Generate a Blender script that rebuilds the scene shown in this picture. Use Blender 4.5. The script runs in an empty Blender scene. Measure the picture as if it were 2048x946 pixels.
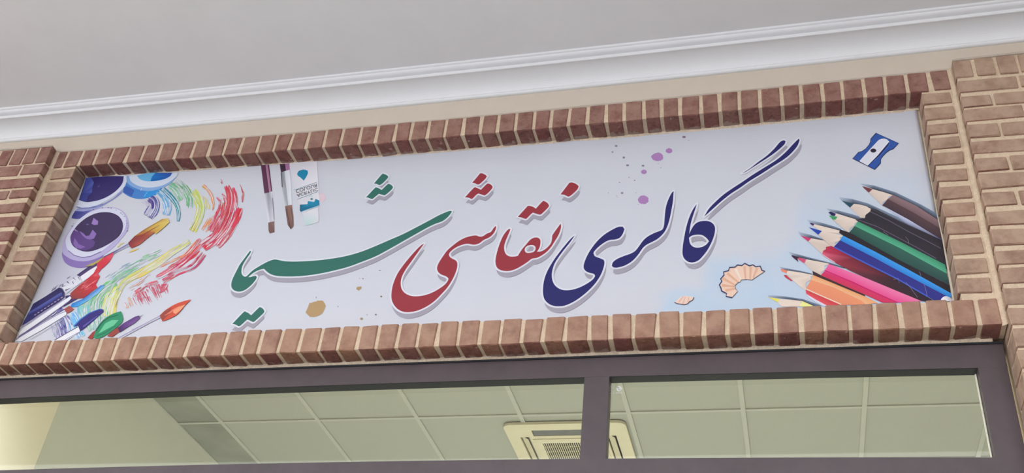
import bpy, bmesh, math, random
import numpy as np
from mathutils import Vector, Matrix, noise
from mathutils.geometry import tessellate_polygon

# ------------------------------------------------------------------ camera, sky, light, exposure
F_PX = 2123.05                                   # focal length in pixels of the 2048 x 946 frame
PITCH, ROLL, YAW = math.radians(36.696), math.radians(6.599), math.radians(-16.891)
CAM = np.array([2.92701, -2.96547, -2.0703])
_c, _s = math.cos(YAW), math.sin(YAW)
FWD = np.array([_s * math.cos(PITCH), _c * math.cos(PITCH), math.sin(PITCH)])
_r = np.array([_c, -_s, 0.0])
_u = np.cross(_r, FWD)
RIGHT = math.cos(ROLL) * _r + math.sin(ROLL) * _u
UP = -math.sin(ROLL) * _r + math.cos(ROLL) * _u

sc = bpy.context.scene
COL = sc.collection
cd = bpy.data.cameras.new('camera')
cam = bpy.data.objects.new('camera', cd)
COL.objects.link(cam)
cd.sensor_width = 36.0
cd.sensor_fit = 'HORIZONTAL'
cd.lens = F_PX / 2048 * 36
cd.clip_start = 0.02
cam.matrix_world = Matrix(((RIGHT[0], UP[0], -FWD[0], CAM[0]), (RIGHT[1], UP[1], -FWD[1], CAM[1]),
                           (RIGHT[2], UP[2], -FWD[2], CAM[2]), (0, 0, 0, 1)))
sc.camera = cam

world = bpy.data.worlds.new('overcast_sky')
sc.world = world
world.use_nodes = True
bg = world.node_tree.nodes['Background']
bg.inputs[0].default_value = (0.965, 0.965, 1.0, 1)
bg.inputs[1].default_value = 3.4

sc.view_settings.view_transform = 'Standard'
sc.view_settings.look = 'None'
sc.view_settings.gamma = 1.0
sc.view_settings.use_curve_mapping = False
sc.view_settings.exposure = 0.0

def area_light(name, loc, sx, sy, power, color, rot=(0, 0, 0)):
    l = bpy.data.lights.new(name, 'AREA')
    l.shape = 'RECTANGLE'; l.size = sx; l.size_y = sy; l.energy = power; l.color = color; l.spread = math.radians(95)
    o = bpy.data.objects.new(name, l); COL.objects.link(o)
    o.location = loc; o.rotation_euler = rot
    return o
# unseen lights of the shop, under its ceiling beyond what the window shows
area_light('unseen_shop_light', (2.0, 5.2, 0.588), 3.6, 0.9, 150, (1.0, 0.97, 0.93))
area_light('unseen_shop_light', (2.6, 1.1, 0.588), 2.6, 0.5, 130, (1.0, 0.97, 0.93))

area_light('unseen_shop_light', (-2.0, 0.65, 0.588), 2.0, 0.5, 66, (1.0, 0.97, 0.92))  # added to brighten the wall face left of the tiled ceiling

# ------------------------------------------------------------------ helpers
def ray(px, py):
    return FWD + (px - 1024) / F_PX * RIGHT - (py - 473) / F_PX * UP
def on_y(px, py, y):
    d = ray(px, py); return CAM + (y - CAM[1]) / d[1] * d
def on_z(px, py, z):
    d = ray(px, py); return CAM + (z - CAM[2]) / d[2] * d
def lin(c):
    c = c / 255.0
    return c / 12.92 if c <= 0.04045 else ((c + 0.055) / 1.055) ** 2.4
def L3(c, k=1.0):
    return tuple(min(0.9, lin(v) * k) for v in c)

def link(o, parent=None):
    COL.objects.link(o)
    if parent is not None:
        o.parent = parent
    return o
def mesh_obj(name, verts, faces, mat, parent=None, smooth=False):
    m = bpy.data.meshes.new(name)
    m.from_pydata([tuple(v) for v in verts], [], faces)
    m.update()
    if smooth:
        m.polygons.foreach_set('use_smooth', [True] * len(m.polygons))
    if mat: m.materials.append(mat)
    return link(bpy.data.objects.new(name, m), parent)
def bm_obj(name, bm, mat, parent=None, smooth=False):
    m = bpy.data.meshes.new(name)
    bmesh.ops.recalc_face_normals(bm, faces=bm.faces)
    bm.to_mesh(m); bm.free()
    if smooth:
        m.polygons.foreach_set('use_smooth', [True] * len(m.polygons))
    m.materials.append(mat)
    return link(bpy.data.objects.new(name, m), parent)
def add_box(bm, x0, x1, y0, y1, z0, z1, bev=0.0):
    r = bmesh.ops.create_cube(bm, size=1.0)
    vs = r['verts']
    for v in vs:
        v.co = Vector((x0 + (v.co.x + .5) * (x1 - x0), y0 + (v.co.y + .5) * (y1 - y0), z0 + (v.co.z + .5) * (z1 - z0)))
    if bev:
        es = list({e for v in vs for e in v.link_edges})
        bmesh.ops.bevel(bm, geom=es, offset=bev, segments=2, affect='EDGES', profile=0.6)
def box_obj(name, b, mat, parent=None, bev=0.0):
    bm = bmesh.new(); add_box(bm, *b, bev=bev)
    return bm_obj(name, bm, mat, parent)
def beam(bm, xs, y0, y1, zlo, zhi):
    """a bar along x whose lower and upper faces follow zlo(x), zhi(x)"""
    prev = None
    for x in xs:
        q = [bm.verts.new((x, y0, zlo(x))), bm.verts.new((x, y1, zlo(x))), bm.verts.new((x, y1, zhi(x))), bm.verts.new((x, y0, zhi(x)))]
        if prev:
            for i in range(4):
                bm.faces.new((prev[i], prev[(i + 1) % 4], q[(i + 1) % 4], q[i]))
        else:
            bm.faces.new(q)
        prev = q
    bm.faces.new(prev)
def tag(o, label=None, cat=None, group=None, kind=None):
    if label: o['label'] = label
    if cat: o['category'] = cat
    if group: o['group'] = group
    if kind: o['kind'] = kind
    return o

# ------------------------------------------------------------------ materials
def new_mat(name, rough=0.8):
    m = bpy.data.materials.new(name); m.use_nodes = True
    nt = m.node_tree; p = nt.nodes['Principled BSDF']
    p.inputs['Roughness'].default_value = rough
    p.inputs['Specular IOR Level'].default_value = 0.3
    return m, nt, p
def nd(nt, t, **kw):
    n = nt.nodes.new(t)
    for k, v in kw.items(): setattr(n, k, v)
    return n
def ramp(nt, stops):
    r = nd(nt, 'ShaderNodeValToRGB')
    e = r.color_ramp.elements
    while len(e) < len(stops): e.new(0.5)
    for i, (p, c) in enumerate(stops):
        e[i].position = p; e[i].color = (*c, 1)
    return r
def mix(nt, fac, a, b, blend='MIX'):
    n = nd(nt, 'ShaderNodeMix', data_type='RGBA', blend_type=blend)
    for k, v in ((0, fac), (6, a), (7, b)):
        if isinstance(v, (int, float)): n.inputs[k].default_value = v
        elif isinstance(v, tuple): n.inputs[k].default_value = (*v, 1)
        else: nt.links.new(v, n.inputs[k])
    return n.outputs[2]
def noise_n(nt, vec, scale, detail=4, rough=0.6):
    n = nd(nt, 'ShaderNodeTexNoise')
    n.inputs['Scale'].default_value = scale; n.inputs['Detail'].default_value = detail; n.inputs['Roughness'].default_value = rough
    if vec is not None: nt.links.new(vec, n.inputs['Vector'])
    return n
def scaled(nt, vec, s):
    m = nd(nt, 'ShaderNodeMapping'); m.inputs['Scale'].default_value = s
    nt.links.new(vec, m.inputs['Vector']); return m.outputs[0]
def bump(nt, p, h, strength, dist=0.002, prev=None):
    b = nd(nt, 'ShaderNodeBump'); b.inputs['Strength'].default_value = strength; b.inputs['Distance'].default_value = dist
    nt.links.new(h, b.inputs['Height'])
    if prev is not None: nt.links.new(prev, b.inputs['Normal'])
    nt.links.new(b.outputs[0], p.inputs['Normal'])
    return b.outputs[0]

def film_and_shade(nt, geo, raw, stops, film):
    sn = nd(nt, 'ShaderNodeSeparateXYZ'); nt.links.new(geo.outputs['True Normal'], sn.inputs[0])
    mr = nd(nt, 'ShaderNodeMapRange'); mr.inputs[1].default_value = -.75; mr.inputs[2].default_value = -.25  # drops the film on downward faces, painting in the undersides' shade
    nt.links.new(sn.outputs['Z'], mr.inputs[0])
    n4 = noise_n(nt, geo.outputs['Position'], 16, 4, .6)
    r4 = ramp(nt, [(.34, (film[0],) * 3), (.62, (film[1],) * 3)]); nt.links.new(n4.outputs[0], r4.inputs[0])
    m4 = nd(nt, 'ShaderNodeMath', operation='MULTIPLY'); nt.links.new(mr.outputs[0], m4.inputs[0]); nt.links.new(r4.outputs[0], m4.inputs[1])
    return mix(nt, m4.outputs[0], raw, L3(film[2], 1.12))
def brick_mat(name, stops, grime, film):
    m, nt, p = new_mat(name, 0.9)
    info = nd(nt, 'ShaderNodeObjectInfo'); geo = nd(nt, 'ShaderNodeNewGeometry')
    col = ramp(nt, [(i / (len(stops) - 1), L3(c, 1.18)) for i, c in enumerate(stops)])
    nt.links.new(info.outputs['Random'], col.inputs[0])
    n1 = noise_n(nt, geo.outputs['Position'], 28, 5, .65)
    n2 = noise_n(nt, scaled(nt, geo.outputs['Position'], (1, 1, 2.4)), 85, 6, .75)
    c = mix(nt, 0.75, col.outputs[0], ramp(nt, [(.30, (.52, .48, .48)), (.5, (1, 1, 1)), (.72, (1.12, 1.2, 1.25))]).outputs[0], 'MULTIPLY')
    # hook the noises to their ramps
    r1 = [n for n in nt.nodes if n.type == 'VALTORGB'][-1]
    nt.links.new(n1.outputs[0], r1.inputs[0])
    r2 = ramp(nt, [(.28, (.58, .55, .55)), (.5, (1, 1, 1)), (.75, (1.14, 1.14, 1.14))])
    nt.links.new(n2.outputs[0], r2.inputs[0])
    c = mix(nt, 0.8, c, r2.outputs[0], 'MULTIPLY')
    # pale lime scuffs and mortar smears
    n3 = noise_n(nt, scaled(nt, geo.outputs['Position'], (1, 1, 2.6)), 42, 3, .5)
    r3 = ramp(nt, [(.66, (0, 0, 0)), (.76, (1, 1, 1))]); nt.links.new(n3.outputs[0], r3.inputs[0])
    mm = nd(nt, 'ShaderNodeMath', operation='MULTIPLY'); mm.inputs[1].default_value = grime
    nt.links.new(r3.outputs[0], mm.inputs[0])
    c = mix(nt, mm.outputs[0], c, L3((214, 190, 172), 1.1))
    # pale lime and dust film; left off downward faces, painting shade into their colour
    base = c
    c = film_and_shade(nt, geo, base, stops, film)
    # mortar squeezed out over the back end of the bed faces, with a ragged edge
    sp = nd(nt, 'ShaderNodeSeparateXYZ'); nt.links.new(geo.outputs['Position'], sp.inputs[0])
    n6 = noise_n(nt, geo.outputs['Position'], 24, 4, .6)
    ad = nd(nt, 'ShaderNodeMath', operation='MULTIPLY_ADD'); ad.inputs[1].default_value = .11
    nt.links.new(n6.outputs[0], ad.inputs[0]); nt.links.new(sp.outputs['Y'], ad.inputs[2])
    r6 = ramp(nt, [(.124, (0, 0, 0)), (.132, (.62, .62, .62))]); nt.links.new(ad.outputs[0], r6.inputs[0])
    c = mix(nt, r6.outputs[0], c, L3((176, 156, 142), 1.0))
    nt.links.new(c, p.inputs['Base Color'])
    n5 = noise_n(nt, geo.outputs['Position'], 260, 4, .7)
    b = bump(nt, p, n2.outputs[0], .9, .0035)
    bump(nt, p, n5.outputs[0], .5, .001, b)
    return m
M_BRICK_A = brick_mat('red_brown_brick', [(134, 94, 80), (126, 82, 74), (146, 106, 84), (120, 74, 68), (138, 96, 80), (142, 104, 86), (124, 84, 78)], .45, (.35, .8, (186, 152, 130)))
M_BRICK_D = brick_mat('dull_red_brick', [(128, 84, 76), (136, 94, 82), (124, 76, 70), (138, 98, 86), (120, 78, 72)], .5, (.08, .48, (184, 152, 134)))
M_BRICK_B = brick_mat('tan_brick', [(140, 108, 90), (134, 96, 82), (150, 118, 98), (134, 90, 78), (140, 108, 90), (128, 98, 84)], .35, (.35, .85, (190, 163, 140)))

def plain_mat(name, rgb, rough=.8, k=1.2, nscale=60, namp=.12, bstr=.2, bdist=.001, spec=.3, tint=None):
    m, nt, p = new_mat(name, rough)
    p.inputs['Specular IOR Level'].default_value = spec
    geo = nd(nt, 'ShaderNodeNewGeometry')
    n = noise_n(nt, geo.outputs['Position'], nscale, 5, .6)
    r = ramp(nt, [(.3, (1 - namp,) * 3), (.7, (1 + namp * .4,) * 3)]); nt.links.new(n.outputs[0], r.inputs[0])
    c = mix(nt, 1.0, L3(rgb, k), r.outputs[0], 'MULTIPLY')
    if tint:
        n2 = noise_n(nt, geo.outputs['Position'], tint[1], 4, .6)
        r2 = ramp(nt, [(.45, (0, 0, 0)), (.62, (tint[2],) * 3)]); nt.links.new(n2.outputs[0], r2.inputs[0])
        c = mix(nt, r2.outputs[0], c, L3(tint[0], k))
    nt.links.new(c, p.inputs['Base Color'])
    if bstr: bump(nt, p, n.outputs[0], bstr, bdist)
    return m
M_MORTAR = plain_mat('sand_mortar', (214, 193, 166), .95, 1.14, 170, .16, .9, .003, tint=((190, 168, 142), 30, .5))
M_MORTAR_L = plain_mat('pale_lime_mortar', (226, 208, 184), .95, 1.1, 150, .25, .9, .003, tint=((190, 172, 148), 40, .5))
M_CREAM = plain_mat('cream_wall_paint', (200, 188, 172), .7, 1.15, 9, .03, .05)
M_WHITE = plain_mat('white_cornice_paint', (228, 228, 228), .55, 1.12, 6, .02, .04)
M_CEIL = plain_mat('white_ceiling_paint', (232, 230, 232), .8, 1.2, 4, .03, .05)
M_FRAME = plain_mat('dark_plum_metal_paint', (80, 69, 72), .42, .95, 22, .12, .08, .0005, .45, tint=((90, 77, 82), 5, .5))
M_GASKET = plain_mat('black_rubber', (44, 46, 50), .6, 1.0, 40, .1, .1)
M_SEAL = plain_mat('white_sealant', (226, 222, 205), .5, 1.15, 120, .12, .3)
M_TILE = plain_mat('mineral_ceiling_tile', (173, 176, 169), .9, 1.1, 220, .05, .15)
M_TILE_D = plain_mat('shaded_ceiling_tile', (156, 160, 152), .9, 1.05, 3, .2, .1)  # darker copy of the tile, shade beside the wall painted in
M_RUNNER = plain_mat('painted_ceiling_runner', (184, 187, 180), .6, 1.1, 50, .03, 0)
M_IWALL = plain_mat('shop_wall_paint', (212, 214, 204), .85, 1.1, 5, .03, .05)
M_FLOOR = plain_mat('shop_floor_tile', (200, 196, 184), .5, 1.1, 8, .08, .05)
M_GROUND = plain_mat('street_paving', (121, 124, 127), .9, 1.1, 12, .15, .3)
M_AC = plain_mat('yellowed_plastic', (222, 216, 192), .45, 1.05, 10, .04, 0, spec=.4)
M_AC_D = plain_mat('dark_duct', (52, 52, 52), .7, 1.0, 20, .1, 0)
M_AC_V = plain_mat('grey_vane', (120, 122, 124), .5, 1.0, 20, .1, 0)

m, nt, p = new_mat('window_glass'); M_GLASS = m
nt.nodes.remove(p)
out = [n for n in nt.nodes if n.type == 'OUTPUT_MATERIAL'][0]
tr = nd(nt, 'ShaderNodeBsdfTransparent'); tr.inputs[0].default_value = (.85, .91, .915, 1)
gl = nd(nt, 'ShaderNodeBsdfGlossy'); gl.inputs['Roughness'].default_value = .02; gl.inputs[0].default_value = (.95, 1, .96, 1)
fr = nd(nt, 'ShaderNodeFresnel'); fr.inputs[0].default_value = 1.5
ms = nd(nt, 'ShaderNodeMixShader')
nt.links.new(fr.outputs[0], ms.inputs[0]); nt.links.new(tr.outputs[0], ms.inputs[1]); nt.links.new(gl.outputs[0], ms.inputs[2])
nt.links.new(ms.outputs[0], out.inputs[0])

m, nt, p = new_mat('printed_vinyl', .48); M_PRINT = m
at = nd(nt, 'ShaderNodeAttribute'); at.attribute_name = 'Col'
geo = nd(nt, 'ShaderNodeNewGeometry')
nw = noise_n(nt, scaled(nt, geo.outputs['Position'], (420, 1, 420)), 1.0, 2, .6)
rw = ramp(nt, [(.3, (.955, .955, .955)), (.7, (1.0, 1.0, 1.0))]); nt.links.new(nw.outputs[0], rw.inputs[0])
nt.links.new(mix(nt, 1.0, at.outputs['Color'], rw.outputs[0], 'MULTIPLY'), p.inputs['Base Color'])
# long soft creases of the stretched cloth, nearly level, stronger near the top edge, and broad vertical ripples
wv = noise_n(nt, scaled(nt, geo.outputs['Position'], (.8, 1, 5)), 1.6, 3, .5)
wv2 = noise_n(nt, scaled(nt, geo.outputs['Position'], (5, 1, 1.2)), 1.2, 2, .5)
b0 = bump(nt, p, wv.outputs[0], .42, .022)
bump(nt, p, wv2.outputs[0], .5, .016, b0)
p.inputs['Specular IOR Level'].default_value = .28

# ------------------------------------------------------------------ levels measured on the wall (metres, x right, y into the wall, z up)
D_PIER, D_WIN, D_GLASS = -0.0394, 0.0831, 0.1219
def banner_y(x): return 0.077 + 0.013 * min(max(x / 3.5, -.2), 1.2)
def curve_fit(pts, y):
    P = [on_y(a, b, y) for a, b in pts]
    c = np.polyfit([q[0] for q in P], [q[2] for q in P], 2)
    def f(x):
        q = min(max(x, -1.0), 4.5)                # straight on beyond the part seen
        return float(c[0] * q * q + c[1] * q + c[2] + (2 * c[0] * q + c[1]) * (x - q) * .0)
    return f
L_A = [(153.1,332.7),(377.8,314.4),(541.9,303.4),(716.7,288.6),(927.1,271.3),(1097.9,255.3),(1284.6,239.3),(1559.2,210.3),(1811.2,186.7)]
L_C = [(131.9,302.5),(300,289.9),(619.7,262),(919.7,235.4),(1219.7,207.9),(1519.7,175.4),(1819.7,146.9),(1896.6,138.1)]
L_F = [(20.3,729.3),(157.3,724.6),(335.5,717.8),(553.7,706),(709.9,698.6),(868.9,694.1),(996.4,687.1),(1125,682.9),(1311.6,677.1),(1510.1,669.6),(1796,659.5),(2003.7,648.1)]
L_G = [(6.8,684.3),(104.9,679.7),(418.4,666.2),(721.8,651.3),(1001.5,634.7),(1357.3,623),(1642,611.3),(1893.8,600.7),(1991.4,594)]
L_H = [(0,760.1),(135.3,753.3),(452.2,743.2),(769.1,729.9),(1069,718.4),(1369,706.7),(1669,698.4),(1958.4,687.9)]
L_I = [(0,796.4),(320,784.2),(600,773),(1165.5,753),(1350,749.5),(1955.6,736)]
L_K = [(0,939.3),(320,933.6),(700,924.7),(1155,917.5),(1212,915),(1350,916),(1990,915.8)]
L_L = [(0,285.6),(320,256.8),(700,222.5),(1400,151.7),(1601,130),(1976.3,90),(2048,83)]
zA, zT = curve_fit(L_A, 0), curve_fit(L_C, 0)
zS0, zS1 = curve_fit(L_F, 0), curve_fit(L_G, 0)
zW0, zW1, zW2 = curve_fit(L_H, D_WIN), curve_fit(L_I, D_WIN), curve_fit(L_K, D_WIN)
zL = curve_fit(L_L, 0)
XL, XR = 0.0, 3.5                     # opening of the framed panel
PL, PR = -0.130, 3.619                # inner edges of the two brick piers
FZ = -3.67                            # level of the street and the shop floor
CX0, CX1 = -7.0, 10.0                 # the canopy, its cornice and the wall above run on
X0, X1 = -1.30, 4.75                  # how far the facade is built

# ------------------------------------------------------------------ bricks
random.seed(7)
def brick_meshes(name, dx, dy, dz, mat, n=8, j=.0011, bev=.0032):
    out = []
    for k in range(n):
        bm = bmesh.new()
        bmesh.ops.create_cube(bm, size=1.0)
        for v in bm.verts: v.co = Vector((v.co.x * dx, v.co.y * dy, v.co.z * dz))
        bmesh.ops.bevel(bm, geom=list(bm.edges), offset=bev, segments=1, affect='EDGES')
        rr = random.Random(int(dx * 1000) + k * 17 + 3)
        # worn corners: whole corner clusters move together, each vertex a little on its own
        cl = {}
        for v in bm.verts:
            key = (v.co.x > 0, v.co.y > 0, v.co.z > 0)
            if key not in cl: cl[key] = Vector((rr.gauss(0, j * 1.1), max(-j, min(j, rr.gauss(0, j * .5))), rr.gauss(0, j * 1.1)))
            v.co += cl[key] + Vector((rr.gauss(0, j * .45), rr.gauss(0, j * .3), rr.gauss(0, j * .45)))
        me = bpy.data.meshes.new(name); bm.to_mesh(me); bm.free()
        me.materials.append(mat)
        out.append(me)
    return out
def lay(meshes, nominal, cx, cy, cz, w, d, h, parent, tilt=.006):
    """one brick object, scaled from its nominal size to the measured one"""
    o = bpy.data.objects.new('brick', random.choice(meshes))
    o.location = (cx, cy, cz)
    o.scale = (w / nominal[0], d / nominal[1], h / nominal[2])
    o.rotation_euler = (random.gauss(0, tilt * .6), random.gauss(0, tilt), random.gauss(0, tilt * .6))
    return link(o, parent)

# the wall: recessed mortar mass of the frame, the piers and the backing
xs_all = list(np.linspace(PL, PR, 60))
bm = bmesh.new()
R = .0050
beam(bm, xs_all, R, .093, lambda x: zA(x) + R, lambda x: zT(x))
beam(bm, xs_all, R, .088, lambda x: zS0(x) + R, lambda x: zS1(x) - R)
add_box(bm, PL, XL - R, R + .0008, .0925, zS1(0) - .02, zA(0) + .02)
add_box(bm, XR + R, PR, R + .0008, .0925, zS1(3.5) - .02, zA(3.5) + .02)
wall = tag(bm_obj('wall_front', bm, M_MORTAR), 'brick wall with a projecting brick frame around the banner panel', kind='structure')
bm = bmesh.new()
beam(bm, list(np.linspace(X0, PL - R, 10)), D_PIER + R, .16, lambda x: -1.9, lambda x: zT(x))
beam(bm, list(np.linspace(PR + R, X1, 10)), D_PIER + R, .16, lambda x: -1.9, lambda x: zT(x))
bm_obj('pier_mortar', bm, M_MORTAR, wall)
bm = bmesh.new()
add_box(bm, X0, X1, .165, .25, -.20, 1.3); add_box(bm, PL, PR, .129, .166, -.26, -.19); add_box(bm, X0, X1, .165, .25, FZ, -1.9); add_box(bm, X0, PL, .165, .25, -1.9, -.24); add_box(bm, PR, X1, .165, .25, -1.9, -.24)
add_box(bm, PL - .01, PR + .01, .096, .165, -.20, zT(1.7))
bm_obj('backing', bm, M_MORTAR_L, wall)

ROWN = (.050, .09, .102)
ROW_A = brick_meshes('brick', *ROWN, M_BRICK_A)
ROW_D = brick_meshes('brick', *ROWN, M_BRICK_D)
def course(joints, zlo, zhi, meshes, jw, ymid=.0455, depth=.089):
    for a, b in zip(joints[:-1], joints[1:]):
        w = b - a - jw * random.uniform(.85, 1.2)
        cx = (a + b) / 2
        z0 = zlo(cx) + random.gauss(0, .0008); z1 = zhi(cx) + random.gauss(0, .0014)
        lay(meshes, ROWN, cx, ymid + random.gauss(0, .0008), (z0 + z1) / 2, w, depth, z1 - z0, wall)
def jx(pxs, la, lb):
    """pixel abscissae of the joints, at mid height of a course -> x in metres"""
    xa, ya = zip(*la); xb, yb = zip(*lb)
    return [float(on_y(q, (np.interp(q, xa, ya) + np.interp(q, xb, yb)) / 2, 0)[0]) for q in pxs]
TOPJ = [131,160.7,191,221.6,253.7,285.8,317.5,352.4,385.4,418.4,449.7,481.8,516.5,550.3,581.6,615,649,683.7,719.2,753,789.4,822.4,856.2,890.9,925.4,
        961.7,996.4,1031,1067.4,1102.1,1138.5,1174.8,1211.2,1248.2,1287.1,1322.6,1359.8,1400.4,1439.3,1479.1,1519,1561.7,1602.3,1643.8,1685.2,1727.5,1770.6,1814,1859.5,1904]
SILJ = [3.4,28.8,60.9,94.7,127.7,159.8,194.5,230,266.4,305.6,338,375.3,409.9,448.8,485.2,519.9,560.5,600.2,640.6,677.8,716.7,754.8,795.4,835.9,874.8,
        918,960,1001.5,1044.6,1087.7,1130.9,1177.4,1220,1266.8,1315,1362.4,1407.7,1455.4,1503.5,1549.9,1601.5,1648.8,1699.6,1750.3,1801,1849.8,1902.1,1955.6,2007.9]
tj = jx(TOPJ, L_C, L_A); tj = [PL + .002] + [v for v in tj if v > PL + .02]
if tj[1] - tj[0] < .03: tj.pop(1)
tj[-1] = PR - .006
sj = jx(SILJ, L_G, L_F)
while sj[0] > PL + .05: sj.insert(0, sj[0] - .066)
sj = [v for v in sj if v > PL + .02]; sj.insert(0, PL + .002)
sj[-1] = min(sj[-1], PR - .008)
course(tj, zA, zT, ROW_D, .0135)
course(sj, zS0, zS1, ROW_A, .0135, .0435, .086)

# stacked bricks of the two upright sides of the frame
HEDN = (.108, .09, .055)
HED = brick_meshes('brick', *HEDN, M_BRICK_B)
LROWS = [(335.3,353.9),(359.8,380),(386.9,407),(413.5,431.3),(439.7,461.7),(467.7,489.6),(498.9,519.2),(526,548.8),(556,578.6),(585,609),(616,641),(648,676)]
LX = [150,138,126.9,117,105,93,79,67,54,38,25,10]
for (a, b), q in zip(LROWS, LX):
    z1, z0 = on_y(q, a, 0)[2], on_y(q, b, 0)[2]
    if z1 > zA(0): z1 = zA(0) - .004
    lay(HED, HEDN, -.054 + random.gauss(0, .001), .0455, (z0 + z1) / 2, .108, .089, z1 - z0, wall)
RROWS = [(187,209.6),(214.5,240),(248.2,270),(275.5,298.3),(306,330),(338.9,363),(372.7,398.8),(407,433),(443.4,468.9),(477,509.5),(517,548.7),(557,586.5)]
for a, b in RROWS:
    qa, qb = 1843 + (a - 195.8) * .193, 1843 + (b - 195.8) * .193
    z1, z0 = on_y(qa, a, 0)[2], on_y(qb, b, 0)[2]
    lay(HED, HEDN, 3.5 + .0495 + random.gauss(0, .001), .0455, (z0 + z1) / 2, .099, .089, z1 - z0, wall)

# running bond of the piers
STRN = (.205, .12, .055); HAFN = (.1, .12, .055)
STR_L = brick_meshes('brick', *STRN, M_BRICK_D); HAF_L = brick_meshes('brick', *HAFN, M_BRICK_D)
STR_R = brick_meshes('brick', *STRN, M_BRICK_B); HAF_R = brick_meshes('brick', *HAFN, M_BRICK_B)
def pier(rows, edge, sign, half, full, xlim, meshes, first_long, sold_w):
    ST, HA = meshes
    yc = D_PIER + .06
    z1, z0 = rows[0]
    x = edge; k = 0
    while abs(x - edge) < abs(xlim - edge):
        w = sold_w * random.uniform(.96, 1.04)
        a, b = x, x + sign * (w - .011)
        lay(HA, HAFN, (a + b) / 2, yc + random.gauss(0, .001), (z0 + z1) / 2, w - .011, .12, z1 - z0, wall)
        x += sign * w
    for i, (z1, z0) in enumerate(rows[1:]):
        x = edge; first = True
        longrow = (i % 2 == 0) == first_long
        while abs(x - edge) < abs(xlim - edge) - .02:
            w = half if (first and not longrow) else full
            w *= random.uniform(.985, 1.015)
            w = min(w, abs(xlim - x))
            use, nom = (HA, HAFN) if w < .15 else (ST, STRN)
            cx = x + sign * (w - .011) / 2
            lay(use, nom, cx, yc + random.gauss(0, .0012), (z0 + z1) / 2 + random.gauss(0, .0008), w - .011, .12, z1 - z0, wall, .004)
            x += sign * w; first = False
def extend(rows, zmin):
    pitch = (rows[1][0] - rows[-1][0]) / (len(rows) - 2)
    while rows[-1][1] > zmin:
        a, b = rows[-1]; rows.append((a - pitch, b - pitch))
    return rows
RP = [((1905,121.6),(1912,154.6)),((1916,161.5),(1921,184.8)),((1922,192.4),(1927,214.4)),((1927,217),(1933,242)),((1934,250),(1940,276.3)),((1941,282.5),(1945,308)),
      ((1946,316.9),(1951.5,343)),((1953,349),(1960,376.8)),((1962,385),(1969,413.2)),((1970,422.1),(1977,451.7)),((1979,459.9),(1986,491.7)),((1988,501.3),(1994,528)),
      ((1996,536.3),(2003,565.9)),((2005,574.8),(2013.5,608.5)),((2015,615.8),(2024,650.8)),((2024,656.3),(2034,693.4))]
rowsR = [(float(on_y(*a, D_PIER)[2]), float(on_y(*b, D_PIER)[2])) for a, b in RP]
rowsR[0] = (zT(3.7), rowsR[0][1])
LP = [((107,293),(92.2,322.6)),((90,325),(83,345.4)),((79.5,353),(69.3,371.6)),((67.7,376.7),(57.5,393.6)),((54,403.8),(44,422)),((39.7,430.4),(32,451.6)),((28,459),(19.4,479.5)),((15,487),(5,507))]
rowsL = [(float(on_y(*a, D_PIER)[2]), float(on_y(*b, D_PIER)[2])) for a, b in LP]
rowsL[0] = (zT(-.2), rowsL[0][1])
halfR = float(on_y(1990, 200, D_PIER)[0]) - PR; fullR = float(on_y(2042, 170, D_PIER)[0]) - PR
halfL = PL - float(on_y(42, 335, D_PIER)[0])
print('pier', halfR, fullR, halfL, rowsR[-1], rowsL[-1])
swR = float(on_y(1990, 135, D_PIER)[0]) - float(on_y(1946.7, 145, D_PIER)[0])
pier(extend(rowsR, -1.6), PR + .001, 1, halfR, fullR, 4.5, (STR_R, HAF_R), True, swR)
pier(extend(rowsL, -.55), PL - .001, -1, halfL, halfL * 2, -.95, (STR_L, HAF_L), False, .068)

# rough mortar beads: under the sill against the window head, and where the banner meets the brick above it
def bead(name, x0, x1, n, f_top, f_bot, yb, th, mat, seed, amp):
    """a strip from f_top(x) down to a ragged f_bot(x), thickness th, its back at yb(x)"""
    vs, fs = [], []
    for i in range(n + 1):
        x = x0 + (x1 - x0) * i / n
        t = f_top(x); b = f_bot(x) + amp * (noise.noise(Vector((x * 14, seed, 0))) + .6 * noise.noise(Vector((x * 60, seed, 5))) + .45 * noise.noise(Vector((x * 190, seed, 9))))
        b = min(b, t - .0005)
        y = yb(x)
        vs += [(x, y - th, t), (x, y - th * .9, (t + b) / 2), (x, y - th * .25, b), (x, y, b), (x, y, t)]
        if i:
            a = (i - 1) * 5; c = i * 5
            for k in range(4): fs.append((a + k, c + k, c + k + 1, a + k + 1))
    return mesh_obj(name, vs, fs, mat, wall)
bead('mortar_bead', PL, 3.585, 620, lambda x: zS0(x) + .008, lambda x: zW0(x) + .0005, lambda x: D_WIN + .002, .007, M_MORTAR_L, 2.2, .003)
bead('mortar_bead', XL, XR, 560, lambda x: zA(x) + .006, lambda x: zA(x) - .001 - .008 * max(0, (x - .9) / 2.6) ** .8 * (1 if x < 3.45 else .6), lambda x: banner_y(x) + .001, .005, M_MORTAR_L, 7.7, .0032)
bead('plaster_edge', PL, PR, 560, lambda x: zT(x) + .006, lambda x: zT(x) - .0025, lambda x: .006, .008, M_CREAM, 4.1, .003)
bead('plaster_edge', X0, PL, 120, lambda x: zT(x) + .006, lambda x: zT(x) - .002, lambda x: .006, .049, M_CREAM, 5.1, .002)
bead('plaster_edge', PR, X1, 120, lambda x: zT(x) + .006, lambda x: zT(x) - .002, lambda x: .006, .049, M_CREAM, 6.1, .002)
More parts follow.
